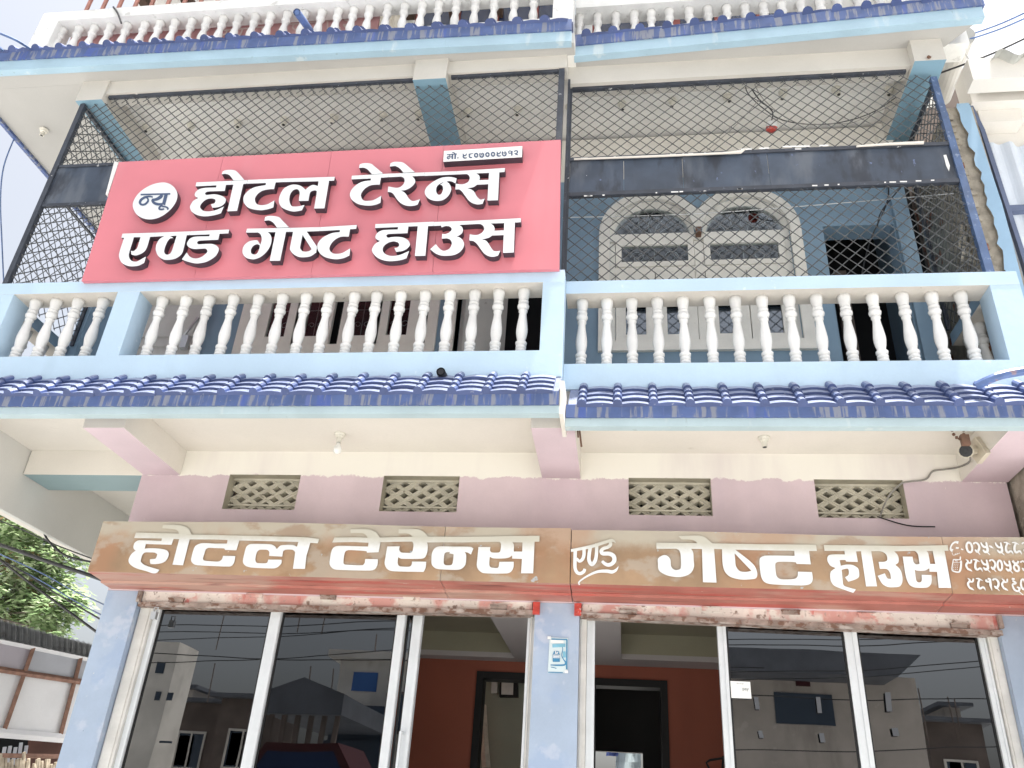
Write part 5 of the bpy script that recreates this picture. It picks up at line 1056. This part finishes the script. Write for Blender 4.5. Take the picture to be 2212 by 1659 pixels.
for a, b in px:
    m = MB(); m.tube([sf(a, yl['top'](a), .03), sf(b, yl['sill'](b), .03)], .035, 4); obj('angle_post', m, m_shrust, SH)
m = MB(); m.tube([sf(-420, yl['mid'](-420), .04), sf(640, yl['mid'](640), .04)], .04, 4); obj('angle_rail', m, m_shrust, SH)
m = MB(); m.tube([sf(-300, yl['top'](-300), .03), sf(700, yl['top'](700), .03)], .045, 4); m.tube([sf(-450, yl['sill'](-450), .05), sf(640, yl['sill'](640), .05)], .06, 4); obj('pale_rail', m, m_shpan, SH)
m = MB(); e0, e1 = sf(-350, 740 - 350 * .263, .75), sf(760, 740 + 760 * .263, .75); t0, t1 = sf(-350, yl['top'](-350) - 6), sf(760, yl['top'](760) - 6)
n = 300
for i in range(n):
    def pt(k, a, b, up): q = lerp(a, b, k / n); return q + Vector((0, 0, .028 * math.sin(k * math.pi * .9) + up))
    b0, b1 = t0 + (t0 - e0) * 2.2, t1 + (t1 - e1) * 2.2
    m.face([pt(i, e0, e1, 0), pt(i + 1, e0, e1, 0), pt(i + 1, b0, b1, 0), pt(i, b0, b1, 0)])
obj('tin_roof', m, m_shroof, SH)
p = [sf(x, y, -.5) for x, y in ((-400, 1900), (640, 1900), (640, 1478), (-400, 1420))]; m = MB(); m.hexa(p, [k - NR * .1 for k in p]); obj('lower_wall', m, m_dark, SH)
p = [sf(x, y, -.1) for x, y in ((150, 1900), (640, 1900), (640, 1482), (190, 1482))]; m = MB(); m.hexa(p, [k - NR * .05 for k in p]); obj('brown_boarding', m, m_brown, SH)
m = MB(); m.tube([sf(-300, 1576, .35), sf(600, 1590, .35)], .03, 5); tag(obj('rusty_pipe', m, m_shrust), 'rusty horizontal pipe below the white shed wall', 'pipe')
k = 0; x = -60
while x < 400:
    x += random.uniform(10, 24); top = random.uniform(1595, 1640) - (40 if random.random() < .12 else 0)
    m = MB(); a = sf(x, 1760, .6); b = sf(x + random.uniform(4, 22), top, .6); m.tube([a, a.lerp(b, .5) + Vector((random.uniform(-.01, .01), 0, 0)), b], [.03, .027, .022], 5)
    tag(obj('fence_stick', m, m_stick), 'dry wooden stick standing in the stick fence below the shed', 'stick', 'sticks of the fence at the bottom left'); k += 1
for i in range(5):
    m = MB(); a = sf(10 + i * 34, 1640, .1); b = sf(30 + i * 34, 1500 + random.uniform(0, 30), .1); m.tube([a, b], .028, 4)
    tag(obj('grey_slat', m, m_shpan2), 'pale grey slat leaning in the dark opening below the shed wall', 'slat', 'leaning slats below the shed')
# tree --------------------------------------------------------------------
TY = 15.0
TR = thing('tree', 'leafy green tree with drooping branches behind the tin shed', 'tree', (PY(-140, 1500, TY).x, TY, 0))
base = Vector((PY(-140, 1500, TY).x, TY, 0)); fork = PY(-130, 1330, TY)
m = MB(); m.tube([base, base.lerp(fork, .5) + Vector((.1, .1, 0)), fork], [.34, .27, .2], 9); obj('trunk', m, m_bark, TR)
blobs = [(20, 1130, 45), (70, 1138, 50), (125, 1150, 45), (165, 1172, 22), (40, 1205, 60), (98, 1218, 52), (135, 1262, 34), (20, 1288, 58), (72, 1305, 40), (108, 1345, 24), (118, 1318, 30), (-40, 1200, 80), (150, 1296, 22), (48, 1340, 30), (-70, 1110, 80), (-120, 1250, 90), (10, 1350, 34), (60, 1095, 40), (112, 1366, 10), (-20, 1080, 60)]
m = MB(); lf = MB()
for bx, by, br in blobs:
    c = PY(bx, by, TY + random.uniform(-1, 1)); q = fork.lerp(c, .5) + Vector((random.uniform(-.3, .3), random.uniform(-.3, .3), random.uniform(-.1, .5)))
    m.tube([fork, q, c], [.07, .035, .010], 5)
    rad = br * .0128
    for k in range(int(8 + br * 1.7)):
        d = Vector((random.gauss(0, .55), random.gauss(0, .7), random.gauss(0, .5))) * rad; tw = c + d
        if random.random() < .35: m.tube([c.lerp(tw, .2), tw], [.012, .005], 3, cap=False)
        dirv = Vector((random.uniform(-1, 1), random.uniform(-1, 1), random.uniform(-.9, .35))).normalized(); mi = random.choices((0, 1, 2, 3), (.42, .36, .17, .05))[0]
        L_ = random.uniform(.28, .5); side = dirv.cross(Vector((0, 0, 1))).normalized()
        for j in range(9):                         # a drooping pinnate leaf
            t = j / 8; s = tw + dirv * L_ * t - Vector((0, 0, .22 * t * t)); sg = 1 if j % 2 else -1
            ld = (side * sg * .9 + dirv * .5 + Vector((random.uniform(-.25, .25), random.uniform(-.25, .25), random.uniform(-.45, .15)))).normalized(); ln = random.uniform(.17, .27); wd = ld.cross(Vector((random.uniform(-.3, .3), random.uniform(-.3, .3), 1))).normalized() * ln * .27
            lf.face([s, s + ld * ln * .5 + wd, s + ld * ln, s + ld * ln * .5 - wd], mi)
obj('limb', m, m_bark, TR); obj('crown', lf, m_leafs, TR)
# overhead cables on the left
f8 = lambda x, y, Y: PY(x * .627 * .553, (1960 + y * .627) * .553, Y)
cable([f8(-250, 200, .6), f8(0, 268, .5), f8(300, 372, .4), f8(560, 458, .3), f8(690, 505, .2)], .016, m_cable, 'thick twisted black cable running to the blue pillar on the left', 8)
cable([f8(-100, 20, .8), f8(100, 70, .7), f8(245, 150, .6), f8(300, 240, .6), f8(400, 330, .55), f8(560, 374, .5), f8(640, 380, .4)], .010, m_cable, 'black wire dipping under the left slab toward the old signboard end')
cable([f8(-60, 95, .9), f8(150, 178, .9), f8(330, 262, .8), f8(560, 350, .7), f8(680, 400, .6)], .006, m_cable, 'thin wire crossing the tree just above the thick cable')
cable([f8(-60, 315, .8), f8(120, 455, .8), f8(300, 590, .8), f8(595, 806, .7), f8(680, 870, .6)], .011, m_cable, 'black wire slanting down steeply across the lower tree')
cable([f8(-60, 330, 1.2), f8(150, 440, 1.2), f8(330, 560, 1.2), f8(615, 726, 1.0), f8(700, 780, .9)], .008, m_cable, 'thin dark wire slanting down just above the steep wire')
cable([f8(-60, 300, 1.5), f8(250, 440, 1.5), f8(440, 545, 1.5), f8(650, 642, 1.2), f8(740, 690, 1.1)], .006, m_cableb, 'upper thin blue wire against the sky left of the pillar')
cable([f8(-60, 330, 1.6), f8(250, 490, 1.6), f8(470, 620, 1.6), f8(640, 710, 1.3), f8(740, 770, 1.2)], .006, m_cableb, 'lower thin blue wire against the sky left of the pillar')
# ------------------------------------------------------------------ right: neighbouring building
NB = thing('neighbour_building', 'adjoining white building with blue pier, curtained window and corrugated roof at the right edge', 'building', (3.4, -.3, 0))
lj = [(2067, 224)]
random.seed(3)
for i in range(30):
    y = 232 + i * 14; lj.append((2069 + (y - 232) * .285 + (0 if y < 276 else 6) + random.uniform(-6, 6), y))
bot = PY(2240, 700, -.5)
rj = [(2203.9 + 30, 707), (2187.7, 525), (2165, 441), (2135, 351), (2111, 276), (2096, 228), (2092, 222)]
pts = [PY(x, y, -.5) for x, y in lj] + [PY(x, y, -.5) for x, y in rj]
m = MB(); k = len(pts); m.v = pts + [p + Vector((0, .028, 0)) for p in pts]
for tri in tessellate_polygon([[Vector((p.x, p.z, 0)) for p in pts]]): m.f.append(list(tri)); m.m.append(0)
for i in range(k): j = (i + 1) % k; m.f.append([i, j, k + j, k + i]); m.m.append(1)
obj('pier_plaster', m, [m_npier, m_cem], NB)
m = MB(); m.box(2.80, 3.03, -.471, .5, 0, 7.40); obj('pier', m, m_cem, NB)
m = MB(); n = 34
for i in range(n):                                   # broken mortar lumps
    z = 5.0 + i * .07; x = 2.80 + random.uniform(-.03, .02); s = random.uniform(.03, .06); m.box(x - .03, x + s, -.478 - random.uniform(0, .02), -.44, z, z + random.uniform(.04, .075))
obj('broken_mortar', m, m_cem, NB, kind='stuff')
m = MB(); a = [PY(x, y, -.46) for x, y in ((2092, 224), (2118, 280), (2198, 525), (2215, 580), (2240, 680), (2252, 680), (2228, 580), (2208, 525), (2128, 280), (2100, 224))]
m.hexa(a, [p + Vector((0, .05, 0)) for p in a]); obj('window_frame', m, m_nframe, NB)
m = MB(); a = [PY(x, y, -.45) for x, y in ((2178, 443), (2290, 438), (2290, 448), (2181, 455))]; m.hexa(a, [p + Vector((0, .06, 0)) for p in a]); obj('window_bar', m, m_nframe, NB)
m = MB(); X0_, X1_ = 3.04, 4.3; g = []
for i in range(60):
    x = lerp(X0_, X1_, i / 59); g.append((x, -.30 + .025 * math.sin(i * .8) + .018 * math.sin(i * .37 + 1)))
for i in range(59): m.face([(g[i][0], g[i][1], 4.3), (g[i + 1][0], g[i + 1][1], 4.3), (g[i + 1][0], g[i + 1][1], 7.12), (g[i][0], g[i][1], 7.12)])
obj('curtain', m, m_curt, NB, smooth=True)
yb2 = -.5; zb2 = PY(2092, 221, yb2).z; zt2 = PY(2101, 173, yb2).z
m = MB(); m.box(PY(2094, 200, yb2).x, 5.2, yb2, -.30, zb2, zt2 + .15); m.box(3.12, 5.2, -.25, .3, 7.125, zb2 - .002); obj('lintel_beam', m, m_nwhite, NB)
m = MB(); m.box(3.10, 3.45, -.40, -.252, zb2 - .14, zb2 - .003); obj('curtain_box', m, m_nwhite, NB)
yl2 = -.75; m = MB(); m.box(PY(2096, 150, yl2).x, 5.2, yl2, -.60, PY(2101, 172, yl2).z, PY(2091, 127, yl2).z); obj('roof_lip', m, m_nwhite, NB)
zr = PY(2150, 122, -.85).z; m = MB(); n = 64
for i in range(n):
    def w_(k, y): return (3.12 + k * .035, y, zr + .03 + .045 * math.sin(k * .95) + (y + .9) * .16)
    m.face([w_(i, -.86), w_(i + 1, -.86), w_(i + 1, -.2), w_(i, -.2)])
obj('corrugated_roof', m, m_sheet, NB, smooth=True)
m = MB(); m.box(2.79, 3.55, .55, 1.4, 0, 8.85); obj('side_wall', m, m_cdark, NB)
m = MB(); m.box(2.82, 2.99, -.45, .549, 4.4, 7.38); bw = obj('brick_wall', m, m_mortar, NB)
bs = None
for r in range(30):
    for c in range(5):
        y = -.40 + c * .2 + (.1 if r % 2 else 0); z = 4.95 + r * .073
        if y > .45: continue
        if bs is None: b = MB(); b.box(2.812, 2.84, 0, .185, 0, .06); bs = obj('brick', b, m_brick, bw, origin=(0, 0, 0)); bs.location = Vector((random.uniform(-.01, .008), y, z)) - WL[bw]
        else: copy_at(bs, (random.uniform(-.012, .008), y + random.uniform(-.006, .006), z), bw, (random.uniform(-.05, .05), 0, random.uniform(-.05, .05)))
m = MB(); m.box(2.515, 2.795, .56, .6, 4.3, 8.6); obj('alley_wall', m, m_dark, NB)
# ------------------------------------------------------------------ across the street (mirrored in the shop glass)
def OP(x, y, Yv): p = PY(x, y, Yv); return Vector((p.x, .22 - Yv, p.z))
def obox(mb, xa, xb, yv, z0, z1, d, mi=0): mb.box(xa, xb, .22 - yv - d, .22 - yv, z0, z1, mi)
Yv = 16; a = OP(1977, 1463, Yv); xl = OP(1440, 1463, Yv).x
T = thing('opposite_house', 'cream plastered house with tin roof deck mirrored in the right shop glass', 'house', ((xl + a.x) / 2, -16, 0))
m = MB(); obox(m, xl, a.x, Yv, 0, a.z, 7); obj('wall', m, m_ccream, T)
m = MB(); w0, w1 = OP(1672, 1496, Yv), OP(1804, 1568, Yv); obox(m, w0.x, w1.x, Yv - .03, w1.z, w0.z, .029); obj('window', m, m_cwin, T)
r0, r1 = OP(1984, 1408, Yv - 1), OP(1560, 1434, Yv - 1); zt_ = OP(1700, 1403, Yv - 1).z
m = MB(); m.hexa([(xl - .5, -14.6, zt_ - .55), (r0.x - .6, -14.6, zt_ - .55), (r0.x, -14.6, zt_ - .05), (xl - .5, -14.6, zt_)], [(xl - .5, -22, zt_ - .5), (r0.x - .6, -22, zt_ - .5), (r0.x, -22, zt_ + .3), (xl - .5, -22, zt_ + .4)]); obj('tin_roof', m, m_ctin, T)
for i in range(9):
    x = lerp(xl, a.x - .2, i / 8); m = MB(); obox(m, x - .06, x + .06, Yv + .3, a.z, zt_ - .4, .12); obj('roof_post', m, m_cdark, T)
m = MB(); obox(m, OP(1570, 1460, Yv).x, OP(1700, 1460, Yv).x, Yv + .4, a.z, a.z + .35, .2); obj('parapet', m, m_cdark, T)
m = MB(); s0, s1 = OP(1717, 1463, Yv), OP(1750, 1483, Yv); obox(m, s0.x, s1.x, Yv - .04, s1.z, s0.z, .03); obj('red_board', m, m_cred, T)
Yv = 17; a = OP(388, 1389, Yv); b = OP(300, 1389, Yv)
T = thing('opposite_tower', 'tall white house mirrored in the leftmost shop glass', 'house', ((a.x + b.x) / 2, -17, 0))
m = MB(); obox(m, b.x - 2, a.x, Yv, 0, a.z, 1.2); obj('wall', m, m_ctower, T)
for x0, y0, x1, y1 in ((342, 1430, 353, 1454), (338, 1492, 344, 1512), (362, 1494, 370, 1512), (345, 1600, 372, 1606)):
    p, q = OP(x0, y0, Yv), OP(x1, y1, Yv); m = MB(); obox(m, p.x, q.x, Yv - .02, q.z, p.z, .019); obj('window', m, m_cwin, T)
for x0, x1, y0, Yv, mt, lb in ((372, 420, 1488, 24, m_ccream, 'low pinkish house mirrored beside the white tower'), (365, 500, 1518, 22, m_cdark, 'dark low house with tin roof mirrored in the left glass'), (480, 600, 1510, 21, m_cdark, 'dark brick house mirrored in the left glass beside the mullion'), (2000, 2120, 1560, 24, m_cdark, 'low dark house mirrored at the right edge of the right glass'), (2040, 2075, 1527, 26, m_ccream, 'small cream stair tower mirrored at the right edge of the right glass')):
    p, q = OP(x0, y0, Yv), OP(x1, y0, Yv); T = thing('distant_house', lb, 'house', ((p.x + q.x) / 2, .22 - Yv, 0))
    m = MB(); obox(m, p.x, q.x, Yv, 0, (p.z + q.z) / 2, 2); obj('wall', m, mt, T)
    m = MB(); obox(m, p.x - .3, q.x + .3, Yv - .4, (p.z + q.z) / 2, (p.z + q.z) / 2 + .12, 5.6); obj('roof', m, m_ctin, T)
    m = MB(); obox(m, lerp(p.x, q.x, .3), lerp(p.x, q.x, .55), Yv - .02, p.z * .62, p.z * .8, .019); obj('window', m, m_ctower, T)
Yv = 13; ap = OP(658, 1463, Yv); el = OP(575, 1492, Yv); er = OP(742, 1498, Yv)
T = thing('open_shed', 'dark gabled open shed mirrored in the blue shop glass', 'shed', (ap.x, .22 - Yv, 0))
m = MB(); f = [(el.x, .22 - Yv, el.z), (er.x, .22 - Yv, er.z), (ap.x, .22 - Yv, ap.z)]; f = [(el.x, .22 - Yv, el.z - .45), (er.x, .22 - Yv, er.z - .45), (er.x, .22 - Yv, er.z), (ap.x, .22 - Yv, ap.z), (el.x, .22 - Yv, el.z)]; m.hexa(f, [(x, y - 6, z) for x, y, z in f]); obj('gable_roof', m, m_ctin, T)
for i in range(6):
    x = lerp(el.x + .15, er.x - .15, i / 5); m = MB(); obox(m, x - .05, x + .05, Yv + .2, 0, el.z - .4, .1); obj('post', m, m_cdark, T)
m = MB(); obox(m, el.x, er.x, Yv + 4, 0, el.z - .6, .2); obj('back_wall', m, m_cwin, T)
Yv = 18; a = OP(735, 1423, Yv); b = OP(905, 1423, Yv)
T = thing('opposite_white_house', 'white house with blue window mirrored in the blue shop glass', 'house', ((a.x + b.x) / 2, -18, 0))
m = MB(); obox(m, a.x, b.x, Yv, 0, a.z, 4); obox(m, a.x - .3, b.x + .3, Yv - .3, a.z, a.z + .2, 6.5); obj('wall', m, m_ctower, T)
p, q = OP(764, 1450, Yv), OP(812, 1494, Yv); m = MB(); obox(m, p.x, q.x, Yv - .03, q.z, p.z, .029); obj('window', m, m_cblue, T)
p, q = OP(740, 1530, Yv), OP(860, 1600, Yv); m = MB(); obox(m, p.x, q.x, Yv - .9, 0, p.z, .5); obj('ground_floor_shop', m, m_cwin, T)
wl_ = [((330, 1352), (900, 1338)), ((330, 1366), (900, 1358)), ((330, 1385), (900, 1352)), ((330, 1412), (900, 1425)), ((330, 1432), (900, 1400)), ((1560, 1380), (2130, 1372)), ((1560, 1392), (2130, 1384)), ((1560, 1452), (2130, 1428)), ((1560, 1470), (2130, 1440)), ((1560, 1500), (2130, 1508)), ((1560, 1620), (2130, 1612))]
for i, (p, q) in enumerate(wl_):
    yv = 9 + (i % 3) * 1.2; a, b = OP(*p, yv), OP(*q, yv); e1, e2 = a + (a - b) * 1.2, b + (b - a) * 1.2
    cable([e1, a, a.lerp(b, .5) - Vector((0, 0, .06)), b, e2], .009, m_cable, 'overhead street wire mirrored in the shop glass', group='street wires across the road')
random.seed(21)
def facade(T, x0, x1, yv, z0, z1, nx, nz, mt):
    for i in range(nx):
        for k in range(nz):
            if random.random() < .2: continue
            cx, cz = lerp(x0, x1, (i + .5) / nx), lerp(z0, z1, (k + .5) / nz); w2, h2 = .42, .5
            m = MB(); obox(m, cx - w2 - .07, cx + w2 + .07, yv - .04, cz - h2 - .07, cz - h2, .039); obox(m, cx - w2 - .07, cx + w2 + .07, yv - .04, cz + h2, cz + h2 + .07, .039); obox(m, cx - w2 - .07, cx - w2, yv - .04, cz - h2, cz + h2, .039); obox(m, cx + w2, cx + w2 + .07, yv - .04, cz - h2, cz + h2, .039); obox(m, cx - .03, cx + .03, yv - .035, cz - h2, cz + h2, .034)
            f = obj('window', m, m_ctower if mt is m_cdark else m_cdark, T); g = MB(); obox(g, cx - w2, cx + w2, yv - .02, cz - h2, cz + h2, .019); obj('pane', g, m_cwin, f)
for T in [o for o in list(COL.objects) if o.get('category') == 'house' and o.location.y < -14]:
    ws = [c for c in COL.objects if c.parent == T and c.name.startswith('wall')]
    if not ws: continue
    c = ws[0]; vs = [WL[c] + v.co for v in c.data.vertices]; xa, xb = min(v.x for v in vs), max(v.x for v in vs); yf = max(v.y for v in vs); zt = max(v.z for v in vs)
    if T.name.startswith('distant'): facade(T, xa + .2, xb - .2, .22 - yf, zt * .45, zt * .96, max(1, int((xb - xa) / 1.8)), 1, m_cdark if c.data.materials[0] is m_cdark else m_ccream)
    if T.name.startswith('opposite_house'): facade(T, xa + .5, xb - .5, .22 - yf, .6, zt * .52, 5, 1, m_ccream)
    if T.name.startswith('opposite_white'): facade(T, xa + 2.2, xb - .2, .22 - yf, zt * .52, zt * .95, 2, 1, m_ccream)
ROD = MB()
for i in range(16):
    x = random.choice((random.uniform(-14, -6), random.uniform(4, 14))); z = random.uniform(4.5, 7); ROD.tube([(x, -19, z), (x + random.uniform(-.05, .05), -19, z + random.uniform(.6, 1.4))], .018, 4)
tag(obj('roof_rods', ROD, m_cdark, kind='stuff'), 'bare reinforcing rods on the roofs mirrored in the shop glass', 'rods')
# parked red car mirrored low in the blue glass
Yv = 9.0; c = OP(640, 1600, Yv); zt_ = c.z
CAR = thing('parked_car', 'red parked car mirrored low in the blue shop glass', 'car', (c.x, .22 - Yv - .8, 0))
prof = [(-2.0, .35), (-2.05, .75), (-1.9, .95), (-1.1, 1.02), (-.55, 1.45), (.75, 1.47), (1.35, 1.05), (1.95, .95), (2.05, .6), (2.0, .35)]
k = zt_ / 1.47
m = MB(); f = [(c.x + x, .22 - Yv, z * k) for x, z in prof]; m.hexa(f, [(x, y - 1.6, z) for x, y, z in f]); obj('body', m, m_cred, CAR)
m = MB(); f = [(c.x + x, .22 - Yv + .01, z * k) for x, z in ((-.95, 1.03), (-.5, 1.38), (.7, 1.40), (1.15, 1.06))]; m.hexa(f[::-1], [(x, y - .02 - 1.6, z) for x, y, z in f[::-1]]); obj('side_window', m, m_npane, CAR)
for x in (-1.25, 1.3):
    for y in (0.02, -1.42):
        m = MB(); m.tube([(c.x + x, .22 - Yv + y, .34), (c.x + x, .22 - Yv + y - .2, .34)], .33, 14); obj('wheel', m, m_black, CAR)
# faded pink board with letters behind the top left handrail
q = [PY(x, y, -.76) for x, y in ((350, 88), (805, 60), (815, 20), (330, 58))]
q = [PY(175, 95, -.76), PY(818, 62, -.76), PY(822, 17, -.76), PY(175, 60, -.76)]
q[2].z = q[3].z = 8.83
q[0].z = q[1].z = 8.30
m = MB(); m.hexa(q, [p + Vector((0, .03, 0)) for p in q]); PB = tag(obj('old_hotel_board', m, m_pink), 'faded pink board with pale letters behind the top left balusters', 'sign')
m = MB(); KT = (1100, 0, 1200 / 2212); yk = -.765
for path, w_ in (([(300, 150), (555, 122)], 10), ([(330, 148), (332, 220)], 12), ([(365, 146), (410, 160), (400, 180), (375, 182), (420, 200), (395, 225), (350, 215)], 11), ([(450, 140), (485, 155), (470, 178), (445, 180), (495, 220)], 12), ([(520, 128), (518, 215)], 12), ([(470, 178), (518, 172)], 9),
    ([(60, 175), (270, 155)], 10), ([(90, 172), (80, 200), (110, 215), (130, 190)], 11), ([(170, 165), (150, 190), (170, 215), (210, 200)], 11), ([(250, 158), (250, 225)], 11),
    ([(-480, 225), (-100, 190)], 10), ([(-450, 222), (-430, 250), (-400, 240), (-395, 216)], 11), ([(-330, 210), (-340, 250), (-300, 250), (-280, 205)], 11), ([(-230, 202), (-250, 230), (-200, 245)], 11), ([(-140, 194), (-140, 245)], 11)): stroke(m, KT, path, w_, yk)
obj('faded_lettering', m, m_pinkl, PB, kind='stuff')
m = MB()
for i in range(14):
    x = lerp(-2.62, -2.36, i / 13); 
    if i < 13: x2 = lerp(-2.62, -2.36, (i + 1) / 13); m.face([(x, -.3 + .02 * math.sin(i * 1.7), 8.2), (x2, -.3 + .02 * math.sin((i + 1) * 1.7), 8.2), (x2, -.3 + .02 * math.sin((i + 1) * 1.7), 9.6), (x, -.3 + .02 * math.sin(i * 1.7), 9.6)])
tag(obj('hanging_curtain', m, m_cloth, smooth=True), 'pale cloth hanging beside the pink board on the top floor', 'curtain')
